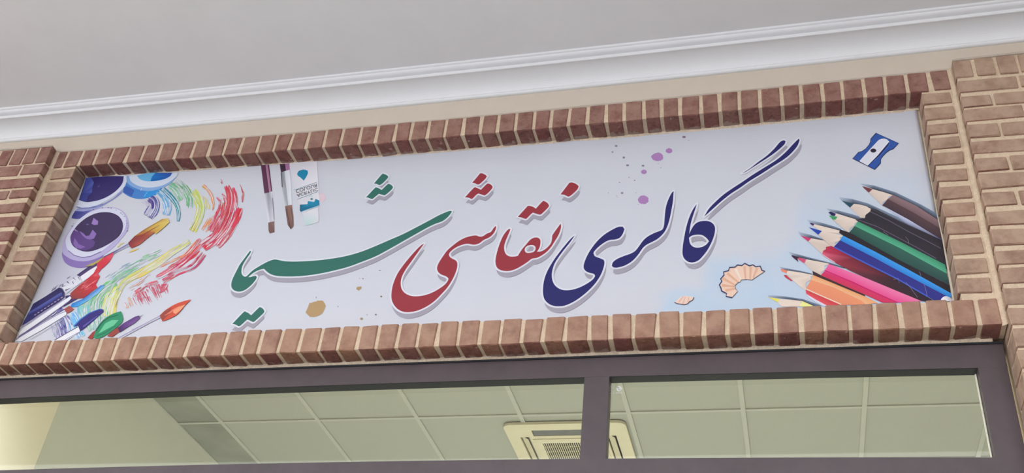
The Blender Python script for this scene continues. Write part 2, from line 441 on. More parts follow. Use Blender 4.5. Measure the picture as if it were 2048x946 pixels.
# mortar smeared down the inner corners between frame and piers
def vbead(x, w, y, z0, z1, seed, side):
    vs, fs = [], []
    n = 150
    for i in range(n + 1):
        z = z0 + (z1 - z0) * i / n
        e = .0035 * noise.noise(Vector((seed, z * 16, 0))) + .002 * noise.noise(Vector((seed, z * 60, 3)))
        vs += [(x, y, z), (x, y - .011 - e * .4, z), (x + side * (w * .5 + e * .6), y - .0035, z), (x + side * (w + e), y + .001, z)]
        if i:
            a = (i - 1) * 4; c = i * 4
            for k in range(3): fs.append((a + k, c + k, c + k + 1, a + k + 1))
    mesh_obj('mortar_bead', vs, fs, M_MORTAR, wall, True)
vbead(PR + .002, .017, .0035, zS0(3.6), zT(3.6), 1.3, -1)
vbead(PL - .002, .018, .0035, zS0(0), zT(0), 3.3, 1)

# ------------------------------------------------------------------ plaster band, cornice, canopy ceiling
bm = bmesh.new()
beam(bm, list(np.linspace(CX0, CX1, 90)), .003, .16, lambda x: zT(x) + .002, lambda x: 1.3)
tag(bm_obj('wall_upper', bm, M_CREAM), 'cream painted wall band between the bricks and the cornice', kind='structure')
prof = [(.006, -.001), (-.002, -.001), (-.0065, .001), (-.0092, .0045), (-.0095, .0095), (-.008, .0118), (-.0062, .0125), (-.0062, .0142)]
for k in range(0, 13):                      # cove: leaves the wall upright, ends nearly level
    a = math.pi / 2 * k / 12
    prof.append((-.0085 - .074 * (1 - math.cos(a)), .0155 + .052 * math.sin(a)))
prof += [(-.0855, .0665), (-.0875, .0685), (-.0875, .0795), (-.0862, .0815), (-.0862, .0835)]
for k in range(0, 7):                       # small roll above it
    a = math.pi / 2 * k / 6
    prof.append((-.088 - .019 * math.sin(a), .0835 + .0125 * (1 - math.cos(a))))
prof += [(-.108, .0985), (-.1125, .1), (-.1145, .104), (-.1150, .112), (.006, .112)]
vs, fs = [], []
cx_ = np.linspace(CX0, CX1, 100)
for i, x in enumerate(cx_):
    for y, z in prof: vs.append((x, y, zL(x) + z))
n = len(prof)
for i in range(len(cx_) - 1):
    for k in range(n - 1): fs.append((i * n + k, (i + 1) * n + k, (i + 1) * n + k + 1, i * n + k + 1))
tag(mesh_obj('trim_1', vs, fs, M_WHITE), 'white moulded cornice running under the canopy ceiling', kind='structure')
bm = bmesh.new()
def zC(x): return zL(x) + .109
ve = [[bm.verts.new((x, y, zC(x) if y > -1 else zC(1.7) + .0)) for y in (.0, -.2, -.6, -1.2, -3.3)] for x in cx_]
vt = [[bm.verts.new((x, y, zC(1.7) + .15)) for y in (.0, -3.3)] for x in (CX0, CX1)]
for a, b in zip(ve[:-1], ve[1:]):
    for k in range(4): bm.faces.new((a[k], b[k], b[k + 1], a[k + 1]))
bm.faces.new((vt[0][0], vt[1][0], vt[1][1], vt[0][1]))
tag(bm_obj('ceiling', bm, M_CEIL, smooth=True), 'plain pale grey canopy ceiling over the shop front', kind='structure')

# ------------------------------------------------------------------ window
M1, M2, WR = 2.3077, 2.3921, 3.5282
WX1 = 3.612
xs = list(np.linspace(PL, WX1, 40))
win = bmesh.new()
beam(win, xs, D_WIN, .128, lambda x: zW1(x), lambda x: zW0(x) + .006)          # head
window = tag(bm_obj('window_1', win, M_FRAME), 'dark plum painted metal shop window with two panes above a transom', kind='structure')
def part_box(name, b, mat, bev=.0015): return box_obj(name, b, mat, window, bev)
zb = zW2(1.7)
bm = bmesh.new(); beam(bm, xs, D_WIN, .128, lambda x: zW2(x) - .085, lambda x: zW2(x)); bm_obj('transom', bm, M_FRAME, window)
part_box('mullion', (M1, M2, D_WIN + .0005, .128, -1.9, zW1(2.35) + .002), M_FRAME)
part_box('jamb', (WR, WX1, D_WIN + .0003, .128, -1.9, zW1(3.55) + .002), M_FRAME)
part_box('jamb', (PL, PL + .06, D_WIN + .0003, .128, -1.9, zW1(-.1) + .002), M_FRAME)
bead_m = bmesh.new(); beam(bead_m, xs, D_WIN - .004, D_WIN + .01, lambda x: zW0(x) - .0028, lambda x: zW0(x) + .004)
bm_obj('sealant', bead_m, M_GASKET, window)
panes = []
for a, b in ((PL + .06, M1), (M2, WR)):
    for z0, z1 in (('t', 'h'), (-1.9, 't2')):
        bm = bmesh.new()
        xx = list(np.linspace(a - .004, b + .004, 14))
        lo = (lambda x: zW2(x) - .004) if z0 == 't' else (lambda x: -1.9)
        hi = (lambda x: zW1(x) + .004) if z1 == 'h' else (lambda x: zW2(x) - .081)
        f = [(bm.verts.new((x, D_GLASS, lo(x))), bm.verts.new((x, D_GLASS, hi(x)))) for x in xx]
        for q, r in zip(f[:-1], f[1:]): bm.faces.new((q[0], r[0], r[1], q[1]))
        pane = bm_obj('pane', bm, M_GLASS, window)
        if pane.data.polygons[0].normal.y > 0: pane.data.flip_normals()
bm = bmesh.new()
for a, b in ((PL + .06, M1), (M2, WR)):
    beam(bm, list(np.linspace(a, b, 20)), D_WIN + .003, D_GLASS + .004, lambda x: zW1(x) - .0012, lambda x: zW1(x) + .003)
tag(bm_obj('gasket', bm, M_GASKET, window), 'black rubber strip along the top of the panes')
box_obj('sealant_strip', (WR - .0055, WR - .0015, D_GLASS - .004, D_GLASS + .004, zb, zW1(3.5) - .001), M_SEAL, window, .0006)['label'] = 'white sealant line at the right edge of the right pane'

# ------------------------------------------------------------------ the room behind the window
ZI = 0.60

tag(box_obj('floor', (-3.2, 6.2, .25, 6.6, FZ - .1, FZ), M_FLOOR), 'pale tiled floor of the shop', kind='structure')
tag(box_obj('wall_back', (-3.2, 6.2, 6.6, 6.7, FZ, ZI + .3), M_IWALL), 'cream wall at the back of the shop', kind='structure')
tag(box_obj('wall_outer', (CX0, X0, .17, .25, FZ, 1.3), M_CREAM), 'plain wall of the shop left of the brick pier', kind='structure')
tag(box_obj('wall_outer.001', (X1, CX1, .17, .25, FZ, 1.3), M_CREAM), 'plain wall of the shop right of the brick pier', kind='structure')
tag(box_obj('wall_right', (6.2, 6.3, .25, 6.7, FZ, ZI + .3), M_IWALL), 'cream side wall of the shop', kind='structure')
tag(box_obj('wall_left', (-3.2, -.512, 1.05, 6.6, FZ, ZI + .1), M_IWALL), 'pale plastered wall corner left of the tiled ceiling', kind='structure')
tag(box_obj('wall_left.001', (-3.3, -3.2, .25, 6.7, FZ, ZI + .3), M_IWALL), 'cream wall beyond the wall corner', kind='structure')
cols = [-.218, .385, .978, 1.568, 2.158, 2.752, 3.350, 3.945, 4.54]
rows_ = [.86, 1.455, 2.048, 2.642, 3.236, 3.83]
ctop = tag(box_obj('ceiling.001', (-3.2, 6.2, .25, 6.6, ZI + .03, ZI + .08), M_IWALL), 'suspended ceiling of square tiles inside the shop', kind='structure')
g = .012
def tile_mesh(w, d, mat):
    bm = bmesh.new(); add_box(bm, -w / 2, w / 2, -d / 2, d / 2, 0, .015)
    me = bpy.data.meshes.new('ceiling_tile'); bmesh.ops.recalc_face_normals(bm, faces=bm.faces); bm.to_mesh(me); bm.free(); me.materials.append(mat); return me
tm = {}
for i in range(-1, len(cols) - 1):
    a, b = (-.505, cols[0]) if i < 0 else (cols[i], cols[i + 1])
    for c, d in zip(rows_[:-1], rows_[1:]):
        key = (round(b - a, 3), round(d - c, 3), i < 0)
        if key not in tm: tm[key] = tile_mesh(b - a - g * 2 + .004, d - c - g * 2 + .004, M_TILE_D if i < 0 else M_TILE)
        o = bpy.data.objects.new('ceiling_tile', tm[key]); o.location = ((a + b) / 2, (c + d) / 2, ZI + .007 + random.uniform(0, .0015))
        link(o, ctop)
        if i < 0: o['label'] = 'narrow cut tile beside the wall, its shade put into a darker colour'
for c in cols: box_obj('runner', (c - g, c + g, .3, 6.5, ZI, ZI + .02), M_RUNNER, ctop)
box_obj('runner', (-.511, -.505 + g * .6, 1.06, 6.5, ZI, ZI + .02), M_RUNNER, ctop)
for r in rows_: box_obj('cross_runner', (-.505, 6.1, r - g * .8, r + g * .8, ZI + .0008, ZI + .02), M_RUNNER, ctop)

# ceiling cassette air conditioner
AX0, AX1, AY0 = 1.448, 2.128, 2.126
AY1 = AY0 + .68
ac = bpy.data.objects.new('air_conditioner', None); link(ac)
ac.location = ((AX0 + AX1) / 2, (AY0 + AY1) / 2, ZI)
tag(ac, 'square yellowed cassette air conditioner in the tiled ceiling seen through the window', 'air conditioner')
def ac_part(name, bm, mat, parent=None, smooth=False):
    o = bm_obj(name, bm, mat, parent or ac, smooth)
    if parent is None: o.matrix_parent_inverse = Matrix.Translation(-Vector(ac.location))
    return o
ZP = ZI - .013
def rounded(x0, x1, y0, y1, r, n=6):
    pts = []
    for cx, cy, a0 in ((x1 - r, y1 - r, 0), (x0 + r, y1 - r, 90), (x0 + r, y0 + r, 180), (x1 - r, y0 + r, 270)):
        for k in range(n + 1):
            a = math.radians(a0 + 90 * k / n); pts.append((cx + r * math.cos(a), cy + r * math.sin(a)))
    return pts
def rect(x0, x1, y0, y1): return [(x0, y0), (x1, y0), (x1, y1), (x0, y1)]
S1, S2, W_ = .140, .540, .052                     # slots run along each side of the panel
slots = [rect(AX0 + .150, AX1 - .150, AY0 + .071, AY0 + .140), rect(AX0 + .150, AX1 - .150, AY1 - .140, AY1 - .071),
         rect(AX0 + .070, AX0 + .122, AY0 + .150, AY1 - .150), rect(AX1 - .122, AX1 - .070, AY0 + .150, AY1 - .150)]
outer = rounded(AX0, AX1, AY0, AY1, .045)
loops = [outer] + slots + [rect(AX0 + .165, AX1 - .165, AY0 + .205, AY1 - .205)]
pts3 = [[Vector((x, y, 0)) for x, y in l] for l in loops]
tri = tessellate_polygon(pts3)
bm = bmesh.new()
flat = [p_ for l in loops for p_ in l]
vb = [bm.verts.new((x, y, ZP)) for x, y in flat]
for t in tri:
    try: bm.faces.new([vb[i] for i in t])
    except ValueError: pass
vt_ = [bm.verts.new((AX0 + (x - AX0) * 1.0, y, ZI + .003)) for x, y in outer]
for i in range(len(outer)):
    j_ = (i + 1) % len(outer); bm.faces.new((vb[i], vb[j_], vt_[j_], vt_[i]))
off = len(outer)
for l in loops[1:]:
    up = [bm.verts.new((x, y, ZI + .02)) for x, y in l]
    for i in range(4):
        j_ = (i + 1) % 4; bm.faces.new((vb[off + i], vb[off + j_], up[j_], up[i]))
    off += 4
ac_part('panel', bm, M_AC)
for k, s in enumerate(slots):
    xs_ = [q[0] for q in s]; ys_ = [q[1] for q in s]
    bm = bmesh.new(); add_box(bm, min(xs_), max(xs_), min(ys_), max(ys_), ZI + .006, ZI + .009)
    ac_part('air_outlet', bm, M_AC_D)
    bm = bmesh.new()
    if k < 2:
        add_box(bm, min(xs_) + .004, max(xs_) - .004, -.029, .029, -.0015, .0015)
        o = bm_obj('vane', bm, M_AC_V, ac); o.location = Vector((0, (min(ys_) + max(ys_)) / 2, ZP + .007)) - Vector(ac.location)
        o.rotation_euler = (math.radians(8 if k else -8), 0, 0)
        o.location.x = -ac.location.x
    else:
        add_box(bm, -.022, .022, min(ys_) + .004, max(ys_) - .004, -.0015, .0015)
        o = bm_obj('vane', bm, M_AC, ac); o.location = Vector(((min(xs_) + max(xs_)) / 2, 0, ZP + .001)) - Vector(ac.location)
        o.location.y = -ac.location.y
        o.rotation_euler = (0, math.radians(32 if k == 3 else 30), 0)
bm = bmesh.new()
gx0, gx1, gy0, gy1 = AX0 + .138, AX1 - .138, AY0 + .172, AY1 - .172
def frame4(bm, x0, x1, y0, y1, w, z0, z1):
    add_box(bm, x0, x1, y0, y0 + w, z0, z1); add_box(bm, x0, x1, y1 - w, y1, z0, z1)
    add_box(bm, x0, x0 + w, y0 + w, y1 - w, z0, z1); add_box(bm, x1 - w, x1, y0 + w, y1 - w, z0, z1)
frame4(bm, gx0, gx1, gy0, gy1, .046, ZP - .005, ZP + .001)
grille = ac_part('grille', bm, M_AC)
bm = bmesh.new(); add_box(bm, gx0 + .04, gx1 - .04, gy0 + .04, gy1 - .04, ZI + .006, ZI + .008); ac_part('filter', bm, M_AC_D)
nb = 26
ix0, ix1, iy0, iy1 = gx0 + .046, gx1 - .046, gy0 + .046, gy1 - .046
sb = bmesh.new(); add_box(sb, -.0021, .0021, iy0, iy1, -.004, .004)
sme = bpy.data.meshes.new('slat'); bmesh.ops.recalc_face_normals(sb, faces=sb.faces); sb.to_mesh(sme); sb.free(); sme.materials.append(M_AC)
for i in range(nb):
    o = bpy.data.objects.new('slat', sme)
    o.location = (ix0 + (ix1 - ix0) * (i + .5) / nb, 0, ZP)
    link(o, grille)
for yy in (.25, .5, .75):
    bm = bmesh.new(); y_ = iy0 + (iy1 - iy0) * yy; add_box(bm, ix0, ix1, y_ - .0015, y_ + .0015, ZP + .001, ZP + .005)
    bm_obj('cross_bar', bm, M_AC, grille)

# street in front, with a dark wall added on the right to block sky light
M_SKY_BLOCK = plain_mat('sky_block_dark_brown', (104, 88, 78), .9, 1.0, 6, .2, .3)
tag(box_obj('added_sky_block_wall', (10.0, 10.3, -16, .17, FZ, 7.5), M_SKY_BLOCK), 'dark wall added out of view right of the shop to block sky light', kind='structure')
tag(box_obj('floor.001', (-18, 10.3, -18, .08, FZ - .15, FZ - .02), M_GROUND), 'grey paving in front of the shop', kind='structure')

# ------------------------------------------------------------------ the banner
random.seed(21)
def on_banner(px, py):
    y = .083
    for _ in range(4):
        P = on_y(px, py, y); y = banner_y(P[0])
    return P[0], P[2]
PK = 1.16
def C(c, k=PK):
    return (*L3(c, k), 1.0)
BG = (198, 201, 209)
banner = bpy.data.objects.new('banner', None); link(banner)
banner.location = (1.75, .1, -.12)
tag(banner, 'white printed vinyl shop banner with coloured calligraphy, pencils and paint, set in the brick frame', 'banner')
BINV = Matrix.Translation(-Vector(banner.location))
class Print:
    """flat print: coloured facets lying a fraction of a millimetre proud of the cloth"""
    def __init__(s, layer): s.v, s.f, s.c, s.l, s.k = [], [], [], layer, 0
    def dep(s, l_):
        s.k += 1
        return .00035 * (l_ + 1) + (s.k % 37) * 8e-6
    def poly_w(s, loops, cols, layer=None):
        """loops in banner metres; cols one colour or one per vertex of the first loop"""
        l_ = s.l if layer is None else layer
        base = len(s.v); flat = [q for l in loops for q in l]; dd = s.dep(l_)
        tri = tessellate_polygon([[Vector((a, b, 0)) for a, b in l] for l in loops])
        for i, (x, z) in enumerate(flat):
            s.v.append((x, banner_y(x) - dd, z))
            s.c.append(cols[i] if isinstance(cols, list) else cols)
        for t in tri: s.f.append(tuple(base + i for i in t))
    def poly(s, loops, col, layer=None, k=PK):
        if isinstance(loops[0][0], (int, float)): loops = [loops]
        cols = [C(c, k) for c in col] if isinstance(col, list) else C(col, k)
        s.poly_w([[on_banner(*q) for q in l] for l in loops], cols, layer)
    def strip(s, top, bot, cols_t, cols_b, layer=None):
        """ribbon between two px polylines with the same number of points"""
        l_ = s.l if layer is None else layer
        n_ = len(top); base = len(s.v); dd = s.dep(l_)
        ct = cols_t if isinstance(cols_t, list) else [cols_t] * n_
        cb = cols_b if isinstance(cols_b, list) else [cols_b] * n_
        for a, b, c1, c2 in zip(top, bot, ct, cb):
            for q, c in ((a, c1), (b, c2)):
                x, z = on_banner(*q); s.v.append((x, banner_y(x) - dd, z)); s.c.append(C(c))
        for i in range(n_ - 1): s.f.append((base + 2 * i, base + 2 * i + 1, base + 2 * i + 3, base + 2 * i + 2))
    def line(s, pts, w, col, w2=None, layer=None):
        """a stroke of width w px along px points"""
        w2 = w if w2 is None else w2
        n_ = len(pts); a, b = [], []
        for i, (x, y) in enumerate(pts):
            p0 = pts[max(0, i - 1)]; p1 = pts[min(n_ - 1, i + 1)]
            dx, dy = p1[0] - p0[0], p1[1] - p0[1]; L = math.hypot(dx, dy) or 1
            h = (w + (w2 - w) * i / max(1, n_ - 1)) / 2
            a.append((x - dy / L * h, y + dx / L * h)); b.append((x + dy / L * h, y - dx / L * h))
        s.strip(a, b, col, col, layer)
    def done(s, name, label=None):
        me = bpy.data.meshes.new(name); me.from_pydata(s.v, [], s.f); me.update()
        ca = me.color_attributes.new('Col', 'FLOAT_COLOR', 'POINT')
        ca.data.foreach_set('color', [v for c in s.c for v in c])
        # all facets face the street
        flip = [p_.index for p_ in me.polygons if p_.normal.y > 0]
        if flip:
            bm = bmesh.new(); bm.from_mesh(me); bm.faces.ensure_lookup_table()
            bmesh.ops.reverse_faces(bm, faces=[bm.faces[i] for i in flip]); bm.to_mesh(me); bm.free()
        me.materials.append(M_PRINT)
        o = link(bpy.data.objects.new(name, me), banner); o.matrix_parent_inverse = BINV
        if label: o['label'] = label
        return o
def T(x0, y0, s, pts): return [(x0 + a / s, y0 + b / s) for a, b in pts]
def smooth(pts, n=4, ang=48):
    """closed Catmull-Rom through px points, sharp where the outline turns by more than ang degrees"""
    N = len(pts); out = []
    def corner(i):
        a, b, c = pts[i - 1], pts[i], pts[(i + 1) % N]
        v1 = (b[0] - a[0], b[1] - a[1]); v2 = (c[0] - b[0], c[1] - b[1])
        d = math.degrees(abs(math.atan2(v1[0] * v2[1] - v1[1] * v2[0], v1[0] * v2[0] + v1[1] * v2[1])))
        return d > ang
    cr = [corner(i) for i in range(N)]
    for i in range(N):
        p1, p2 = pts[i], pts[(i + 1) % N]
        p0 = pts[i - 1] if not cr[i] else (2 * p1[0] - p2[0], 2 * p1[1] - p2[1])
        p3 = pts[(i + 2) % N] if not cr[(i + 1) % N] else (2 * p2[0] - p1[0], 2 * p2[1] - p1[1])
        for k in range(n):
            t = k / n
            out.append(tuple(.5 * (2 * p1[d] + (p2[d] - p0[d]) * t + (2 * p0[d] - 5 * p1[d] + 4 * p2[d] - p3[d]) * t * t + (3 * p1[d] - p0[d] - 3 * p2[d] + p3[d]) * t ** 3) for d in (0, 1)))
    return out

# cloth with its pale watercolour ground
def band_noise(x, y, s): return noise.noise(Vector((x / s, y / s, 3.3)))
WC = [(1318, 640), (1322, 595), (1345, 583), (1400, 578), (1410, 555), (1412, 530), (1425, 515), (1500, 520), (1550, 505), (1575, 495), (1588, 470), (1590, 430),
      (1600, 405), (1620, 385), (1680, 365), (1760, 345), (1950, 330), (1950, 640)]
def inside(x, y, poly):
    r = False; n = len(poly); j = n - 1
    for i in range(n):
        xi, yi = poly[i]; xj, yj = poly[j]
        if (yi > y) != (yj > y) and x < (xj - xi) * (y - yi) / (yj - yi) + xi: r = not r
        j = i
    return r
def px_of(x, z):
    d = np.array([x, banner_y(x), z]) - CAM
    w = d @ FWD
    return 1024 + F_PX * (d @ RIGHT) / w, 473 - F_PX * (d @ UP) / w
nx, nz = 300, 74
vs, fs, cs = [], [], []
for j in range(nz + 1):
    for i in range(nx + 1):
        x = .003 + (3.492 - .003) * i / nx
        z = (zS1(x) - .004) + (zA(x) + .004 - zS1(x) + .004) * j / nz
        vs.append((x, banner_y(x), z))
        px, py = px_of(x, z)
        c = np.array(BG, float)
        qx, qy = px + 10 * band_noise(px, py, 25), py + 10 * band_noise(py, px, 25)
        cnt = sum(inside(qx + a, qy + b, WC) for a, b in ((0, 0), (7, 0), (-7, 0), (0, 7), (0, -7), (13, 5), (-13, -5), (5, 13), (-5, -13))) / 9
        if cnt:
            t = cnt * max(0, min(1, .30 + .62 * (py - 360) / 230 + .2 * band_noise(px, py, 30)))
            c = c * (1 - t) + np.array((182, 200, 217)) * t
            v_ = max(0, band_noise(px * 1.5 + 50, py, 14)) * .3 * cnt
            c = c * (1 - v_) + np.array((184, 194, 226)) * v_
        dl = math.exp(-((px - 118) ** 2 / 45 ** 2 + (py - 520) ** 2 / 100 ** 2))     # printed soft violet shade beside the jars
        c = c * (1 - .35 * dl) + np.array((150, 148, 178)) * .35 * dl
        cs.append(C(tuple(c)))
for j in range(nz):
    for i in range(nx):
        a = j * (nx + 1) + i; fs.append((a, a + 1, a + nx + 2, a + nx + 1))
me = bpy.data.meshes.new('cloth'); me.from_pydata(vs, [], fs); me.update()
me.polygons.foreach_set('use_smooth', [True] * len(me.polygons))
me.color_attributes.new('Col', 'FLOAT_COLOR', 'POINT').data.foreach_set('color', [v for c in cs for v in c])
me.materials.append(M_PRINT)
o = link(bpy.data.objects.new('cloth', me), banner); o.matrix_parent_inverse = BINV
sol = o.modifiers.new('thickness', 'SOLIDIFY'); sol.thickness = .0008; sol.offset = -1 if me.polygons[0].normal.y < 0 else 1

# ---- lettering
GREEN, RED, BLUE = (50, 108, 96), (150, 52, 62), (38, 37, 100)
g1 = T(450, 480, 7.88, [(410,175),(395,180),(345,245),(290,320),(235,395),(185,490),(140,580),(112,650),(102,710),(112,760),(150,800),(210,818),(270,812),(330,785),(395,735),(450,680),(490,625),(505,590),(490,570),(450,575),(410,588),(370,592),(410,555),(470,510),(540,478),(600,462),(622,462),(650,490),(700,530),(770,560),(860,575),(1000,580),(1100,578)]) \
   + T(590, 400, 5.5636, [(112,846),(280,822),(450,785),(600,745),(750,690),(900,630),(1050,550),(1200,465),(1350,380),(1480,308),(1560,270),(1640,240),(1700,195),(1740,145),(1745,128),(1725,125),(1680,140),(1600,175),(1480,240),(1350,308),(1200,385),(1050,450),(900,515),(750,575),(600,620),(450,650),(300,670),(150,683)]) \
   + T(450, 480, 7.88, [(1100,345),(980,342),(900,332),(840,318),(790,312),(750,318),(690,340),(620,375),(540,420),(460,470),(400,520),(350,570),(320,585),(290,570),(268,540),(262,490),(275,420),(310,350),(350,290),(395,225),(412,190)])
g2 = T(450, 600, 13.52, [(205,652),(510,335),(570,335),(630,355),(680,395),(710,420),(740,395),(925,215),(975,210),(1030,245),(1065,295),(1068,325),(1040,370),(880,520),(800,590),(765,605),(620,537),(590,550),(450,680),(400,712),(370,715),(290,672)])
g3 = T(720, 335, 11.825, [(335,385),(520,170),(560,160),(620,180),(665,215),(670,235),(640,280),(540,380),(480,420),(450,420),(395,395)])
g4 = T(720, 335, 11.825, [(145,715),(360,490),(400,485),(460,505),(515,540),(650,410),(690,398),(740,420),(780,465),(778,490),(740,540),(640,630),(590,662),(565,662),(450,630),(400,670),(320,735),(285,752),(220,730),(185,718)])
r1 = T(770, 430, 4.504, [(353,262),(300,335),(240,420),(190,490),(155,555),(143,610),(150,665),(180,705),(230,730),(290,735),(360,725),(430,700),(500,660),(545,625),(570,590),(572,572),(550,555),(510,540),(480,515),(470,480),(485,435),(520,380),(560,325),(610,280),(670,235),(730,205),(790,190),(825,188),(850,197),(880,195),(920,170),(955,155),(980,120),(1000,100),(1000,125),(985,160),(960,190),(930,210),(890,228),(850,258),(810,270),(780,268),(745,262),(700,270),(650,290),(605,320),(580,350),(582,375),(605,395),(635,410),(652,435),(650,480),(630,540),(600,600),(560,660),(510,715),(450,775),(380,825),(300,862),(220,878),(160,872),(110,845),(75,800),(60,750),(63,680),(80,610),(115,530),(170,450),(240,365),(300,300),(335,270)])
r2 = T(970, 430, 7.882, [(1195,140),(1200,190),(1185,260),(1150,340),(1100,420),(1050,500),(980,580),(900,640),(820,680),(740,695),(680,740),(590,800),(500,850),(410,882),(320,888),(240,870),(190,830),(168,760),(172,680),(200,560),(240,440),(290,330),(350,250),(385,222),(402,232),(380,290),(345,370),(315,450),(303,520),(315,590),(345,635),(400,660),(470,660),(520,650),(540,615),(590,540),(650,470),(710,400),(770,365),(830,362),(868,390),(876,440),(860,520),(820,585),(880,580),(950,545),(1010,490),(1045,440),(1058,380),(1065,325),(1110,255)])
r2h = T(970, 430, 7.882, [(628,545),(650,505),(700,482),(760,480),(797,505),(798,545),(770,585),(710,602),(655,600),(632,575)])
r3 = T(920, 335, 7.877, [(195,245),(320,97),(350,97),(400,120),(425,145),(400,185),(330,250),(295,272),(265,268),(235,252)])
r4 = T(920, 335, 7.877, [(80,475),(220,327),(260,325),(310,345),(330,358),(420,268),(455,260),(495,280),(516,310),(505,340),(440,410),(395,442),(370,440),(290,415),(260,435),(205,490),(180,502),(140,482)])
r5 = T(920, 335, 7.877, [(912,785),(1070,610),(1110,612),(1165,632),(1195,655),(1300,542),(1335,538),(1385,570),(1403,605),(1390,635),(1300,725),(1255,748),(1150,715),(1120,740),(1050,810),(1025,813),(960,790)])
r6 = T(920, 335, 7.877, [(1585,430),(1725,245),(1770,242),(1830,265),(1870,300),(1850,350),(1780,420),(1725,460),(1700,462),(1640,435)])
b1 = T(1070, 440, 4.98, [(397,158),(350,225),(290,300),(235,375),(195,440),(175,500),(168,560),(180,620),(210,665),(260,695),(320,703),(390,693),(460,668),(530,630),(580,592),(600,560),(585,540),(540,528),(505,510),(485,475),(495,420),(525,350),(565,285),(620,215),(690,150),(770,100),(830,72),(875,70),(892,95),(875,140),(845,180),(800,197),(750,202),(700,222),(640,265),(595,310),(583,335),(600,365),(650,385),(685,400),(693,430),(680,490),(650,560),(600,635),(540,700),(470,760),(390,815),(300,855),(220,863),(150,845),(100,800),(82,740),(82,670),(95,590),(130,500),(190,400),(260,305),(330,220),(370,178)])
b2 = T(1210, 370, 5.256, [(722,68),(715,170),(700,260),(680,360),(655,440),(620,505),(560,565),(500,600),(440,630),(395,670),(350,735),(290,800),(220,845),(150,868),(100,872),(72,855),(85,815),(130,780),(200,750),(270,725),(320,695),(360,645),(400,590),(450,545),(520,508),(580,485),(608,465),(622,420),(628,340),(640,240),(665,160),(700,90)])
b3 = T(1350, 390, 5.91, [(258,110),(240,170),(210,260),(185,350),(168,465),(200,400),(235,350),(280,322),(340,310),(400,315),(445,340),(472,385),(470,450),(450,520),(420,590),(380,660),(330,725),(280,775),(220,800),(160,795),(110,755),(90,700),(92,620),(105,530),(130,400),(165,280),(210,180)])
b3h = T(1350, 390, 5.91, [(165,510),(200,485),(260,473),(320,478),(370,510),(402,550),(370,590),(320,618),(260,627),(210,612),(178,575)])
b4 = T(1400, 265, 5.2545, [(45,888),(90,810),(160,735),(250,655),(350,585),(450,520),(560,445),(680,370),(800,295),(900,210),(980,125),(1038,68),(1047,85),(1020,150),(960,220),(890,280),(780,350),(650,435),(520,515),(420,585),(320,650),(220,730),(120,820)])
b5 = T(1400, 265, 5.2545, [(443,432),(520,385),(610,315),(700,250),(780,175),(840,105),(880,85),(900,95),(885,130),(820,190),(740,250),(640,315),(540,380),(480,418)])
a0, a1 = on_banner(1000, 560), on_banner(1001.6, 572.2)
SH = (a1[0] - a0[0], a1[1] - a0[1])
HALO = .0068
def outline(P, loop, w, col, layer=0):
    """a ring of width w on both sides of the loop, mitred, with small fans at its sharp points"""
    c = C(col)
    loop = [p_ for k, p_ in enumerate(loop) if math.hypot(p_[0] - loop[k - 1][0], p_[1] - loop[k - 1][1]) > 2e-4]
    n_ = len(loop); a_, b_, sharp = [], [], []
    for i in range(n_):
        p0, p1, p2 = loop[i - 1], loop[i], loop[(i + 1) % n_]
        d1 = (p1[0] - p0[0], p1[1] - p0[1]); d2 = (p2[0] - p1[0], p2[1] - p1[1])
        l1, l2 = math.hypot(*d1), math.hypot(*d2)
        nx_, nz_ = -(d1[1] / l1 + d2[1] / l2), d1[0] / l1 + d2[0] / l2
        L = math.hypot(nx_, nz_)
        if L < .9 or L == 0: sharp.append(p1)
        L = L or 1
        k = min(1.25, 2 / max(L, .1)) if L > .9 else .6
        a_.append((p1[0] + nx_ / L * w * k, p1[1] + nz_ / L * w * k)); b_.append((p1[0] - nx_ / L * w * k, p1[1] - nz_ / L * w * k))
    for i in range(n_):
        j_ = (i + 1) % n_
        for q in ((a_, loop), (loop, b_)):
            base = len(P.v); dd = P.dep(layer)
            for x, z in (q[0][i], q[0][j_], q[1][j_], q[1][i]): P.v.append((x, banner_y(x) - dd, z)); P.c.append(c)
            P.f.append((base, base + 1, base + 2, base + 3))
    for p1 in sharp:
        P.poly_w([[(p1[0] + w * math.cos(k * math.pi / 6), p1[1] + w * math.sin(k * math.pi / 6)) for k in range(12)]], c, layer)
shadowP, haloP = Print(3), Print(4)
words = {'blue': ([(b1,), (b2,), (b3, b3h), (b4,), (b5,)], BLUE, 'blue calligraphic word at the right of the banner'),
         'red': ([(r1,), (r2, r2h), (r3,), (r4,), (r5,), (r6,)], RED, 'red calligraphic word in the middle of the banner'),
         'green': ([(g1,), (g2,), (g3,), (g4,)], GREEN, 'green calligraphic word left of the red one')}
for key, (shapes, col, lab) in words.items():
    P = Print(5)
    for shp in shapes:
        loops = [[on_banner(*q) for q in smooth(l)] for l in shp]
        P.poly_w(loops, C(col, 1.1))
        shadowP.poly_w([[(x + SH[0], z + SH[1]) for x, z in l] for l in loops], C((158, 154, 166)))
        for l in loops: outline(haloP, l, HALO, (212, 214, 222), layer=4)
    P.done('lettering', lab)
shadowP.done('lettering_shadow', 'grey printed drop shadow of the lettering')
haloP.done('lettering_outline', 'white printed outline around the lettering')

